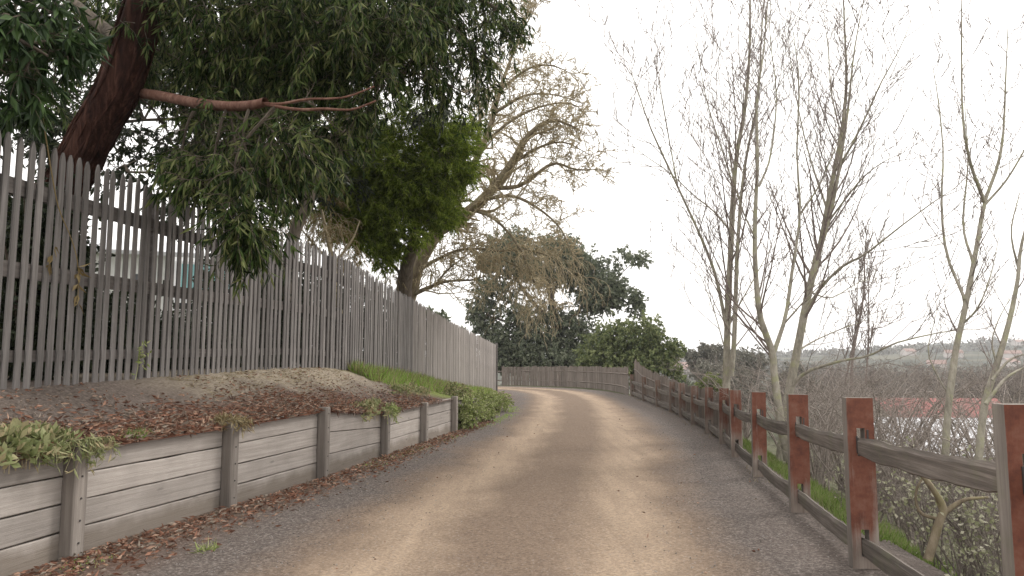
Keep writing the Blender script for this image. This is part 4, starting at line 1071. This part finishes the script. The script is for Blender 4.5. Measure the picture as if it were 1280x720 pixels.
spots = [(930, 17, 2.6, 2.0), (1010, 15, 3.3, 2.4), (1050, 17, 4.0, 2.8), (1095, 15, 3.7, 2.6), (1120, 12.5, 2.5, 1.8), (1160, 14, 3.7, 2.4), (1255, 11, 2.6, 1.8), (1215, 16, 3.9, 2.5), (1030, 26, 5.6, 3.8), (1110, 27, 6.4, 4.2), (985, 13, 2.0, 1.5), (1270, 24, 5.4, 3.6), (1078, 9.6, 1.7, 1.3), (1135, 9.0, 1.6, 1.3), (1195, 9.8, 2.2, 1.6), (1022, 11, 1.9, 1.4), (1245, 8.6, 1.8, 1.3)]
for (px, D, h, w), lab in zip(spots, labs):
    x = at(px, D); ztop = P(px, 447 if D > 14 else (470 if D > 10 else 500), D)[2]; z = float(terrain_z(x, D)); hh = max(1.2, min(h * 1.6, (ztop - z)))
    bare_shrub(x, D, hh, w, 16 if D < 20 else 20, lab, M['bark_thicket'], .0028 if D < 20 else .005)
leafy = [(1188, 6.0, 1.5, .9, 'tangled pale leaved shrub behind the crooked stem'), (1235, 5.6, 1.4, .8, 'tangled pale leaved shrub at the right end of the near bay'), (1110, 5.4, 1.35, .7, 'pale leaved shrub behind the near bay beside the tall red post'), (1165, 5.0, 1.3, .8, 'pale leaved shrub in the middle of the near fence bay'), (1215, 4.7, 1.35, .7, 'pale leaved shrub left of the post cut by the right edge'), (1140, 6.3, 1.5, .9, 'taller pale leaved shrub behind the near fence bay'), (1040, 7.6, .9, .5, 'small sparse shrub behind the second red post')]
for px, D, h, w, lab in leafy:
    x = max(at(px, D), float(xr(D)) + .22 + w * .8)
    bare_shrub(x, D, h * .72, w * .8, 9, lab, M['bark_near'], .0018, 330 if D < 7 else 90, 'shrubs behind the near fence bay', 'leafy_shrub', M['pale_leaf'])
# curved pale stem behind the near rail
mb = MB(); mb.tubes([limb([(1160, 700), (1175, 650), (1180, 635), (1165, 610), (1150, 590), (1146, 570)], 4.9, .03, .012, 14), limb([(1182, 640), (1205, 625), (1235, 622)], 4.9, .018, .008, 10), limb([(1176, 650), (1150, 640), (1145, 615), (1158, 590)], [4.9, 5, 5, 5], .014, .006, 12), limb([(1178, 640), (1160, 600), (1125, 575), (1110, 555)], [4.9, 5, 5.1, 5.2], .016, .006, 12)], 7, rough=.05)
b = P(1160, 700, 4.9); tag(mb.build('crooked_stem', M['bark_oak'], origin=(b[0], b[1], b[2]), smooth=True), 'crooked brown woody stem curling up behind the near rails', 'shrub')

# ------------------------------------------------------------------ grass, plants and leaf litter
rs = np.random.default_rng(81)
def blades(pts, h, w, lean=.45):
    n = len(pts); ax = np.stack([rs.normal(0, lean, n), rs.normal(0, lean, n), np.ones(n)], 1)
    mb = MB(); mb.leaves(pts - [0, 0, .01], ax, h * rs.uniform(.5, 1.3, n), w * rs.uniform(.7, 1.3, n), .1, mid=.3, curl=.15); return mb
# green strip on the bank
n = 15000
y = 13.6 + 18 * rs.random(n) ** 1.5; tt = np.clip(1 - np.abs(rs.normal(0, .42, n)), .02, 1)
lim = np.interp(y, [13.5, 16, 20, 26], [.72, .45, .15, .0]); keep = tt > lim + rs.normal(0, .06, n); keep &= vnoise(y * 1.4, tt * 6 + 3, 6) > .22
y, tt = y[keep], tt[keep]
pts = bank_pt(y, tt); hgt = np.interp(y, [13.5, 17, 22, 32], [.24, .27, .2, .12])
k = rs.random(len(y)) < .26
tag(blades(pts[~k], hgt[~k], .012).build('bank_grass', M['grass']), 'long green grass growing along the foot of the far picket fence', 'grass', kind='stuff')
tag(blades(pts[k], hgt[k] * 1.1, .010).build('bank_dry_grass', M['dry_grass']), 'dry straw coloured grass mixed in the green strip', 'grass', kind='stuff')
# straw on the mound
n = 5200; y = rs.uniform(8.2, 14.4, n); tt = 1 - np.abs(rs.normal(0, .28, n)); keep = (tt > .25) & (vnoise(y * 1.2, tt * 4, 12) > .42); y, tt = y[keep], tt[keep]
pts = bank_pt(y, tt) + [0, 0, .012]
mb = MB(); ax = rs.normal(0, 1, pts.shape) * [1, 1, .15]; mb.leaves(pts, ax, rs.uniform(.03, .11, len(pts)), .006, .1); tag(mb.build('bank_straw', M['dry_grass']), 'loose dry straw scattered over the bare mound by the fence', 'straw', kind='stuff')
# grass beyond the right fence
n = 15000; y = rs.uniform(6.0, 15.5, n); d = .28 + np.abs(rs.normal(0, .75, n)); x = xr(y) + d; keep = vnoise(x * 1.3, y * 1.3, 4) > .25; x, y = x[keep], y[keep]
pts = np.stack([x, y, terrain_z(x, y)], 1); tag(blades(pts, np.full(len(x), .13), .012).build('slope_grass', M['bright_grass']), 'bright green grass on the slope behind the red posts', 'grass', kind='stuff')
n = 1500; y = rs.uniform(2.5, 33, n); x = xr(y) + rs.normal(.0, .13, n); pts = np.stack([x, y, np.full(n, .0)], 1); keep = vnoise(y * 1.1, x * 0, 15) > .5
tag(blades(pts[keep], np.full(keep.sum(), .07), .007).build('verge_grass', M['dry_grass']), 'short dry grass at the foot of the rail fence', 'grass', kind='stuff')
# leaf litter at the wall foot, on the bank, and under the fence
def litter(pts, nm, label, size=(.035, .085), up=.012):
    n = len(pts); ax = rs.normal(0, 1, (n, 3)) * [1, 1, .22]
    roll = np.stack([rs.normal(0, .45, n), rs.normal(0, .45, n), np.ones(n)], 1)
    mb = MB(); mb.leaves(pts + np.stack([np.zeros(n), np.zeros(n), rs.uniform(.004, up + .015, n)], 1), ax, rs.uniform(*size, n), rs.uniform(.012, .026, n), .3, roll=np.cross(ax, roll), curl=rs.uniform(-.1, .2))
    tag(mb.build(nm, M['litter']), label, 'leaves', kind='stuff')
n = 11500; y = 2.3 + 16 * rs.random(n) ** 1.25; d = .06 + np.abs(rs.normal(0, 1, n)) * np.interp(y, [2, 5, 9, 14, 18], [.42, .36, .30, .16, .12])
# normal to the wall points to +x mostly
x = xw(y) + d; keep = rs.random(n) < np.interp(d, [.0, .35, .9, 1.6], [1, .8, .28, .05]) * (.35 + .9 * vnoise(x * 2, y * 2, 20))
litter(np.stack([x, y, .012 + .02 * np.exp(-d / .2)], 1)[keep], 'path_leaf_litter', 'red brown fallen leaves heaped along the foot of the retaining wall')
n = 19000; y = 1.6 + 13 * rs.random(n) ** 1.05; tt = np.abs(rs.normal(0, .25, n)); keep = (tt < .95) & (rs.random(n) < np.interp(y, [2, 10, 13, 15], [1, .9, .4, .15])); y, tt = y[keep], tt[keep]
litter(bank_pt(y, np.clip(tt, .015, 1)), 'bank_leaf_litter', 'red brown bark and leaf litter on top of the retaining wall bank', (.04, .10), .03)
n = 2600; y = rs.uniform(2, 13.5, n); tt = rs.uniform(.1, 1, n); keep = vnoise(y * 1.5, tt * 3, 51) > .35
litter(bank_pt(y, tt)[keep], 'bank_debris', 'thin scatter of fallen leaves and bark over the bare bank soil', (.02, .075), .01)
n = 900; y = rs.uniform(2.2, 26, n); u = rs.uniform(-2.6, 2.7, n); ci = np.searchsorted(cl[:, 1][:180], y); x = cl[ci, 0] + u; keep = np.abs(u) > .8
litter(np.stack([x, y, np.full(n, .014)], 1)[keep][:110], 'scattered_leaf_litter', 'single fallen leaves scattered on the gravel', (.02, .06), .002)
# loose stones
n = 5200; y = 2.0 + 16 * rs.random(n) ** 1.5; u = np.where(rs.random(n) < .5, rs.normal(-1.9, .5, n), rs.normal(2.0, .45, n)); ci = np.searchsorted(cl[:, 1][:180], y); x = cl[ci, 0] + u
keep = (x > xw(y) + .1) & (x < xr(y) + .2); x, y = x[keep], y[keep]; mb = MB(); s = rs.uniform(.003, .008, len(x))
oc = np.array([[1, 0, 0], [-1, 0, 0], [0, 1, 0], [0, -1, 0], [0, 0, .7], [0, 0, -.7]]); V = np.stack([x, y, np.full(len(x), .016)], 1)[:, None, :] + oc[None] * s[:, None, None] * rs.uniform(.6, 1.3, (len(x), 6, 1))
fi = np.array([[0, 2, 4], [2, 1, 4], [1, 3, 4], [3, 0, 4], [2, 0, 5], [1, 2, 5], [3, 1, 5], [0, 3, 5]]); mb.add(V.reshape(-1, 3), (fi[None] + (np.arange(len(x)) * 6)[:, None, None]).reshape(-1, 3))
tag(mb.build('loose_gravel', M['stone']), 'loose grey stones on the gravel verges', 'gravel', kind='stuff')

def ground_cover(name, label, c, r, n, leafm, ln=.085, lw=.028, hang=0.0, cat='plant', wild=.5):
    """mounded rosettes of leaves, some spilling over the board edge"""
    c = np.asarray(c, float); t = thing(name, c, label, cat)
    mb, tw = MB(), MB(); cs = []
    for k in range(n):
        a = rs.uniform(0, 2 * math.pi); q = math.sqrt(rs.random()); cs.append(c + np.array([math.cos(a) * q * r[0], math.sin(a) * q * r[1], r[2] * (1 - q * q) * rs.uniform(.5, 1.1)]))
    cs = np.array(cs); per = 9
    tw.tubes([(np.array([[p[0], p[1], c[2] - .05], (p + [p[0], p[1], c[2]]) / 2, p]), [.004, .004, .003]) for p in cs], 3)
    ax = rs.normal(0, wild, (n, per, 3)) + np.array([0, 0, .45]); mb.leaves(np.repeat(cs, per, 0), ax.reshape(-1, 3), ln * rs.uniform(.6, 1.3, n * per), lw * rs.uniform(.7, 1.3, n * per), .2, mid=.55, curl=.1)
    join(mb, tw); mb.build('foliage', [leafm, M['bark_tan']], t)
    return t, mb
def spill(t, c, along, n, length, leafm):
    """dry strands hanging over the edge of the wall in front of c"""
    mb = MB(); d = np.asarray(along); lines = []
    nrm = np.array([d[1], -d[0], 0.])
    st = c + d * rs.normal(0, .09, (n, 1)) + nrm * rs.uniform(.0, .06, (n, 1))
    for p in st:
        L = length * rs.uniform(.4, 1.1); lines.append((smooth_line([p, p + nrm * .07 + [0, 0, .01], p + nrm * rs.uniform(.07, .12) + np.array([0, 0, -L]) + d * rs.normal(0, .05)], 6), np.linspace(.004, .002, 6)))
    mb.tubes(lines, 3); pos = np.array([l[0][k] for l in lines for k in range(1, 6)]); mb.leaves(pos, rs.normal(0, .5, pos.shape) + nrm * .3 + [0, 0, -.5], rs.uniform(.05, .1, len(pos)), .02, .2)
    mb.build('hanging_strands', leafm, t)
wd = unit(np.array([*(wall_pts[3][:2] - wall_pts[2][:2]), 0])); wn = np.array([wd[1], -wd[0], 0])
p0 = np.array([wall_pts[2][0], wall_pts[2][1], wall_pts[2][2]])
t, _ = ground_cover('ground_cover_plant', 'large grey green trailing plant spilling over the nearest retaining wall post', p0 - wn * .22 + wd * -.45 + [0, 0, -.06], (.34, 1.0, .20), 230, M['silver_leaf'], .088, .042); t.rotation_euler = (0, 0, 0)
spill(t, p0 + wd * .0 + [0, 0, .03], wd, 34, .2, M['silver_leaf']); spill(t, p0 - wd * .35 + [0, 0, .0], wd, 12, .1, M['silver_leaf'])
p1 = np.array(wall_pts[3]); t, _ = ground_cover('dry_plant', 'withered brown tuft on the second retaining wall post', p1 - wn * .07 + [0, 0, -.02], (.13, .2, .07), 26, M['dry_grass'], .08, .018); spill(t, p1 + [0, 0, .03], wd, 14, .1, M['dry_grass'])
p4 = np.array(wall_pts[5]); t, _ = ground_cover('ground_cover_plant', 'grey green trailing plant on the fourth retaining wall post', p4 - wn * .25 + [0, 0, -.05], (.42, 1.15, .2), 120, M['silver_leaf'], .085, .03); spill(t, p4 + [0, 0, .06], wd, 26, .2, M['bush_leaf'])
yb = 14.2; c = bank_pt(np.array(yb), np.array(.40)); ground_cover('ground_cover_plant', 'low grey green plant on the bank behind the last wall posts', c, (.5, .9, .16), 90, M['silver_leaf'], .08, .03)
g = bank_pt(np.array(6.3), np.array(.13)); tuft = rs.normal(0, 1, (260, 2)) * [.05, .09]
pts = np.stack([g[0] + tuft[:, 0], g[1] + tuft[:, 1], np.full(260, g[2])], 1); mb = blades(pts - g * 0, np.full(260, .085), .011, .6); tag(mb.build('weed_tuft', M['bright_grass'], origin=g), 'bright green weed tuft in the red leaf litter on the bank', 'weed')
# bush at the end of the wall
def leaf_bush(label, c, r, n, leafm, ln=.07, lw=.035, name='bush'):
    c = np.asarray(c, float); t = thing(name, c, label, 'shrub'); mb, tw = MB(), MB()
    cs = ellip(rs, c + [0, 0, r[2]], r, n, .45); d = (cs - c - [0, 0, r[2]]) + rs.normal(0, .25, cs.shape); d = d / np.linalg.norm(d, axis=1, keepdims=True)
    sprigs(rs, mb, tw, cs, d, 12, .16, ln, lw, .35, .8, True, hang=.2); st = []
    for k in range(10): st.append((smooth_line([c + rs.normal(0, .05, 3) * [1, 1, 0], c + rs.normal(0, .3, 3) * r + [0, 0, r[2] * .6], c + rs.normal(0, .5, 3) * r + [0, 0, r[2] * 1.3]], 6), np.linspace(.018, .005, 6)))
    tw.tubes(st, 4); join(mb, tw); mb.build('foliage', [leafm, M['bark_brown']], t); return t
w7 = wall_pts[8] if len(wall_pts) > 8 else wall_pts[-1]
we = wall_pts[7]
leaf_bush('leafy green bush hanging over the end post of the retaining wall', (we[0] + .22, we[1] + .7, .12), (.34, .55, .30), 230, M['bush_leaf'])
leaf_bush('green bush beyond the end of the retaining wall', (xw(18.2) - .05, 18.4, .05), (.45, .95, .36), 300, M['bush_leaf'])
leaf_bush('grey green bush on the bank above the wall end', (xw(17.5) - .55, 17.6, .42), (.45, 1.1, .26), 240, M['silver_leaf'])
leaf_bush('light green bush at the fence corner by the bend', (xw(21.8) - .05, 22.0, .03), (.42, 1.2, .30), 260, M['bush_leaf'])
leaf_bush('small ivy like plant climbing the last boards of the wall', (wall_pts[7][0] + .10, wall_pts[7][1] + .42, .06), (.10, .26, .24), 90, M['bush_leaf'], .06, .035)
# grass at the wall foot and the little weeds on the path
n = 2600; y = rs.uniform(10, 25, n); x = xw(y) + .05 + np.abs(rs.normal(0, .16, n)) + np.interp(y, [15, 20], [0, .25]); pts = np.stack([x, y, np.full(n, .01)], 1); keep = vnoise(y * 1.6, x * 0, 33) > .35
tag(blades(pts[keep], np.full(keep.sum(), .055), .010, .7).build('edge_grass', M['grass']), 'thin green grass along the foot of the far retaining wall', 'grass', kind='stuff')
for (px, py, n, hh, lab, m) in [(258, 690, 40, .10, 'single pale green weed lying flat on the left gravel verge', 'bush_leaf'), (112, 708, 150, .05, 'patch of short green weeds among leaves by the nearest wall post', 'grass')]:
    g = G(px, py); q = rs.normal(0, 1, (n, 2)) * ([.04, .03] if n < 100 else [.09, .14])
    mb = blades(np.stack([g[0] + q[:, 0], g[1] + q[:, 1], np.full(n, .012)], 1), np.full(n, hh), .012, 1.3); tag(mb.build('weed', M[m], origin=(g[0], g[1], 0)), lab, 'weed')
# vine stem climbing on the nearest pickets
mb = MB(); yv = 6.45
def onf(y, z): return np.array([xf(y) + .035, y, z])
mb.tubes([(smooth_line([onf(6.15, 3.6), onf(6.3, 3.15), onf(6.42, 2.85), onf(6.6, 2.62), onf(6.72, 2.38), onf(6.75, 2.05)], 14), np.linspace(.006, .004, 14))], 5)
pos = np.array([onf(6.38, 2.42), onf(6.4, 2.5), onf(6.36, 2.34), onf(6.74, 2.2), onf(6.75, 2.1), onf(6.73, 2.3), onf(6.76, 2.02), onf(6.72, 2.36)]) ; mb.leaves(np.repeat(pos, 3, 0), rs.normal(0, .5, (24, 3)) + [.2, 0, -.8], .12, .035, .3)
tag(mb.build('vine', M['tan_leaf'], origin=onf(6.15, 3.3)), 'withered vine hanging across the nearest pickets', 'plant')
pos = onf(7.75, 1.55); mb = MB(); q = rs.normal(0, 1, (46, 3)) * [.015, .05, .07]; mb.leaves(pos + [.03, 0, 0] + q, rs.normal(0, .6, (46, 3)) + [.4, 0, .2], .06, .022, .2); mb.tubes([(np.array([onf(7.7, 1.25), onf(7.74, 1.4), onf(7.75, 1.6)]), [.004, .004, .003])], 4)
tag(mb.build('creeper', M['bush_leaf'], origin=pos), 'small green creeper poking through the pickets above the litter', 'plant')

# ------------------------------------------------------------------ buildings
def gable_house(name, label, c, L, W, h, rh, rot, wallm, roofm, cat='house', windows=(), group=None, over=.4):
    t = thing(name, c, label, cat, group); t.rotation_euler = (0, 0, rot)
    mb = MB(); hx, hy = L / 2, W / 2
    v = [(-hx, -hy, 0), (hx, -hy, 0), (hx, hy, 0), (-hx, hy, 0), (-hx, -hy, h), (hx, -hy, h), (hx, hy, h), (-hx, hy, h), (-hx, 0, h + rh), (hx, 0, h + rh)]
    mb.add(v, [[0, 1, 5, 4], [2, 3, 7, 6]]); mb.v[-1] = np.array(v, float)
    mb.f.append(np.array([[1, 2, 6, 9, 5], [3, 0, 4, 8, 7]])); mb.mi.append(np.zeros(2, int))
    mb.build('wall', wallm, t, (0, 0, 0))
    mb = MB(); sl = math.hypot(hy + over, rh * (hy + over) / hy); an = math.atan2(rh, hy)
    for sg in (-1, 1):
        ay = np.array([0, sg * math.cos(an), -math.sin(an)]); az = np.array([0, sg * math.sin(an), math.cos(an)])
        mb.box(np.array([0, 0, h + rh + .06]) + ay * sl / 2, L + 2 * over, sl, .1, (1, 0, 0), ay, az)
    mb.build('roof', roofm, t, (0, 0, 0))
    for (x, z, ww, wh, mk) in windows:
        mb = MB(); mb.box((x, -hy - .03, z), ww, .05, wh); wo = mb.build('window', M[mk], t, (0, 0, 0))
        mb = MB()
        for dx, dz, sx, sz in ((0, wh / 2 + .03, ww + .12, .06), (0, -wh / 2 - .03, ww + .12, .06), (-ww / 2 - .03, 0, .06, wh), (ww / 2 + .03, 0, .06, wh)): mb.box((x + dx, -hy - .035, z + dz), sx, .06, sz)
        mb.build('frame', M['white_wall'], wo, (0, 0, 0))
    return t
c = P(138, 440, 20); c[2] = 1.0
gable_house('white_house', 'white weatherboard house seen through the pickets right of the gum trunk', c, 3.7, 4, 3.3, .5, R(20), M['white_wall'], M['white_roof'], windows=[(1.0, 2.4, .5, .7, 'glass')])
def van(label, c, rot):
    t = thing('parked_van', c, label, 'van'); t.rotation_euler = (0, 0, rot)
    # side profile in local (y, z); the nose points to -y
    prof = [(-2.2, .45), (-2.25, .95), (-2.05, 1.22), (-1.45, 1.38), (-.75, 2.12), (-.4, 2.26), (2.0, 2.30), (2.2, 2.1), (2.25, .45)]
    def ring(x, k): return [(x, y * k, z) for y, z in prof]
    xs = [(-.92, .985), (-.86, 1.0), (.86, 1.0), (.92, .985)]; V = [p for x, k in xs for p in ring(x, k)]; m = len(prof); idx = np.arange(4 * m).reshape(4, m)
    mb = MB(); mb.add(V, np.stack([idx[:-1], np.roll(idx[:-1], -1, 1), np.roll(idx[1:], -1, 1), idx[1:]], -1).reshape(-1, 4))
    mb.f.append(np.array([idx[0][::-1], idx[-1]])); mb.mi.append(np.zeros(2, int)); mb.build('body', M['van_white'], t, (0, 0, 0))
    d = unit(np.array([0, .7, .74])); nn = unit(np.cross([1., 0, 0], d))
    mb = MB(); mb.box(np.array([0, -1.1, 1.75]) + nn * .012, 1.5, .80, .02, (1, 0, 0), d, nn); mb.build('windscreen', M['teal'], t, (0, 0, 0))
    for sx in (-1, 1):
        mb = MB(); mb.box((sx * .925, -.15, 1.72), .02, .95, .55); mb.build('side_window', M['glass'], t, (0, 0, 0))
        mb = MB(); mb.box((sx * .68, -2.20, 1.0), .34, .06, .2); mb.build('headlight', M['glass'], t, (0, 0, 0))
        mb = MB(); mb.box((sx * 1.02, -.95, 1.55), .16, .08, .24); mb.build('mirror', M['metal'], t, (0, 0, 0))
        for wy in (-1.45, 1.4):
            mb = MB(); a_ = np.linspace(-.1, .1, 4); mb.tubes([(np.array([[sx * .82 + q, wy, .34] for q in a_]), [.30, .34, .34, .30])], 20); w_ = mb.build('wheel', M['metal'], t, (0, 0, 0))
            mb = MB(); mb.tubes([(np.array([[sx * .935, wy, .34], [sx * .95, wy, .34], [sx * .952, wy, .34]]), [.2, .18, .01])], 16); mb.build('rim', M['van_white'], w_, (0, 0, 0))
    mb = MB(); mb.box((0, -2.26, .55), 1.75, .1, .22); mb.build('bumper', M['metal'], t, (0, 0, 0))
    return t
c = P(268, 440, 16.5); c[2] = 1.55
van('white van with teal tinted windscreen parked behind the picket fence', c, R(24))
c = P(1170, 525, 62); c[2] = float(terrain_z(c[0], c[1])); zt = P(1170, 499, 62)[2]; ze = P(1170, 524, 60)[2]
gable_house('red_roofed_house', 'house with long dull red roof in the valley behind the bare trees', c, 9.2, 7, ze - c[2], zt - ze, R(-4), M['cream_wall'], M['red_roof'], windows=[(-2.5, 1.2, 1.4, 1.2, 'glass'), (1.5, 1.2, 1.4, 1.2, 'glass')])
c = P(1160, 550, 47); c[2] = float(terrain_z(c[0], c[1])) - .5; zt = P(1160, 524, 47)[2]; ze = P(1160, 566, 44)[2]
gable_house('pale_shed', 'pale metal roofed shed below the red roofed house', c, 8.2, 6.4, max(.8, ze - c[2]), zt - ze, R(-6), M['cream_wall'], M['white_roof'], cat='shed')
rs = np.random.default_rng(91)
for k in range(16):
    px = rs.choice([rs.uniform(850, 890), rs.uniform(1130, 1280)]); D = rs.uniform(420, 800)
    x = P(px, 440, D)[0]; z = float(terrain_z(x, D))
    gable_house('hillside_house', 'tiny pale house on the hazy far hillside', (x, D, z - 1), rs.uniform(9, 15), 8, 4.5, 2.5, rs.uniform(-.6, .6), M['far_wall'], M['far_roof'], group='far houses on the hillside')

# ------------------------------------------------------------------ far woods on the hills (stuff)
mb = MB(); n = 2600; a = rs.uniform(R(-30), R(50), n); r = rs.uniform(220, 1300, n); x = r * np.sin(a); y = r * np.cos(a); keep = vnoise(x / 90, y / 90, 40) > .45; x, y, r = x[keep], y[keep], r[keep]
z = terrain_z(x, y); m = 14
for q in range(m):
    c = np.stack([x, y, z + 2], 1) + rs.normal(0, 1, (len(x), 3)) * [3.2, 3.2, 2.0]; mb.leaves(c, rs.normal(0, 1, c.shape), rs.uniform(3, 5.5, len(x)), rs.uniform(2, 4, len(x)), .3, mid=.5)
tag(mb.build('far_woodland', M['grey_far']), 'scattered woodland on the far hills', 'woodland', kind='stuff')

# ------------------------------------------------------------------ haze
HAZE = True
if HAZE:
    me = MB(); z0, z1 = -34.0, 46.0
    me.box((0, 850, (z0 + z1) / 2), 3700, 1950, z1 - z0)
    m = bpy.data.materials.new('haze'); m.use_nodes = True; nt = m.node_tree; nt.nodes.clear()
    o_ = nt.nodes.new('ShaderNodeOutputMaterial'); v_ = nt.nodes.new('ShaderNodeVolumePrincipled')
    v_.inputs['Color'].default_value = (.90, .91, .95, 1); v_.inputs['Density'].default_value = .00038; v_.inputs['Anisotropy'].default_value = .2
    nt.links.new(v_.outputs[0], o_.inputs['Volume'])
    tag(me.build('haze', m), 'thin pale haze over the valley', 'haze', kind='stuff')

# ------------------------------------------------------------------ world, sun, camera
sc = bpy.context.scene
w = bpy.data.worlds.new('World'); sc.world = w; w.use_nodes = True
nt = w.node_tree; nt.nodes.clear()
SUN_EL, SUN_AZ = R(42), R(62)        # azimuth clockwise from +Y
sky = nt.nodes.new('ShaderNodeTexSky'); sky.sky_type = 'NISHITA'; sky.sun_disc = False; sky.sun_elevation = SUN_EL; sky.sun_rotation = SUN_AZ; sky.dust_density = 3
mx = nt.nodes.new('ShaderNodeMix'); mx.data_type = 'RGBA'; mx.inputs[0].default_value = .93
tc = nt.nodes.new('ShaderNodeTexCoord'); nz = nt.nodes.new('ShaderNodeTexNoise'); nz.inputs['Scale'].default_value = 2.2; nz.inputs['Detail'].default_value = 5
rp_ = nt.nodes.new('ShaderNodeValToRGB'); rp_.color_ramp.elements[0].color = (12.6, 12.2, 11.8, 1); rp_.color_ramp.elements[1].color = (14.6, 14.2, 13.7, 1); rp_.color_ramp.elements[0].position = .3; rp_.color_ramp.elements[1].position = .7
nt.links.new(tc.outputs['Generated'], nz.inputs['Vector']); nt.links.new(nz.outputs['Fac'], rp_.inputs['Fac'])
nt.links.new(sky.outputs[0], mx.inputs[6]); nt.links.new(rp_.outputs[0], mx.inputs[7])
bg = nt.nodes.new('ShaderNodeBackground'); bg.inputs['Strength'].default_value = .1
ow = nt.nodes.new('ShaderNodeOutputWorld'); nt.links.new(mx.outputs[2], bg.inputs[0]); nt.links.new(bg.outputs[0], ow.inputs[0])

sl = bpy.data.lights.new('sun', 'SUN'); sl.energy = 1.5; sl.angle = R(16); sl.color = (1.0, .96, .91)
so = bpy.data.objects.new('sun', sl); COL.objects.link(so)
dirv = mathutils.Vector((math.sin(SUN_AZ) * math.cos(SUN_EL), math.cos(SUN_AZ) * math.cos(SUN_EL), math.sin(SUN_EL)))
so.rotation_euler = dirv.to_track_quat('Z', 'Y').to_euler(); so.location = (20, 20, 30)

cd = bpy.data.cameras.new('camera'); co = bpy.data.objects.new('camera', cd); COL.objects.link(co)
cd.sensor_width = 36; cd.lens = F / 1280 * 36; cd.clip_start = .05; cd.clip_end = 6000
co.location = EYE; co.rotation_euler = (math.pi / 2 + PITCH, 0, 0); sc.camera = co

sc.view_settings.view_transform = 'Standard'; sc.view_settings.look = 'None'; sc.view_settings.gamma = 1; sc.view_settings.exposure = 0.48
sc.cycles.max_bounces = 6; sc.cycles.diffuse_bounces = 3; sc.cycles.glossy_bounces = 2; sc.cycles.transmission_bounces = 4; sc.cycles.transparent_max_bounces = 6
sc.cycles.volume_bounces = 0
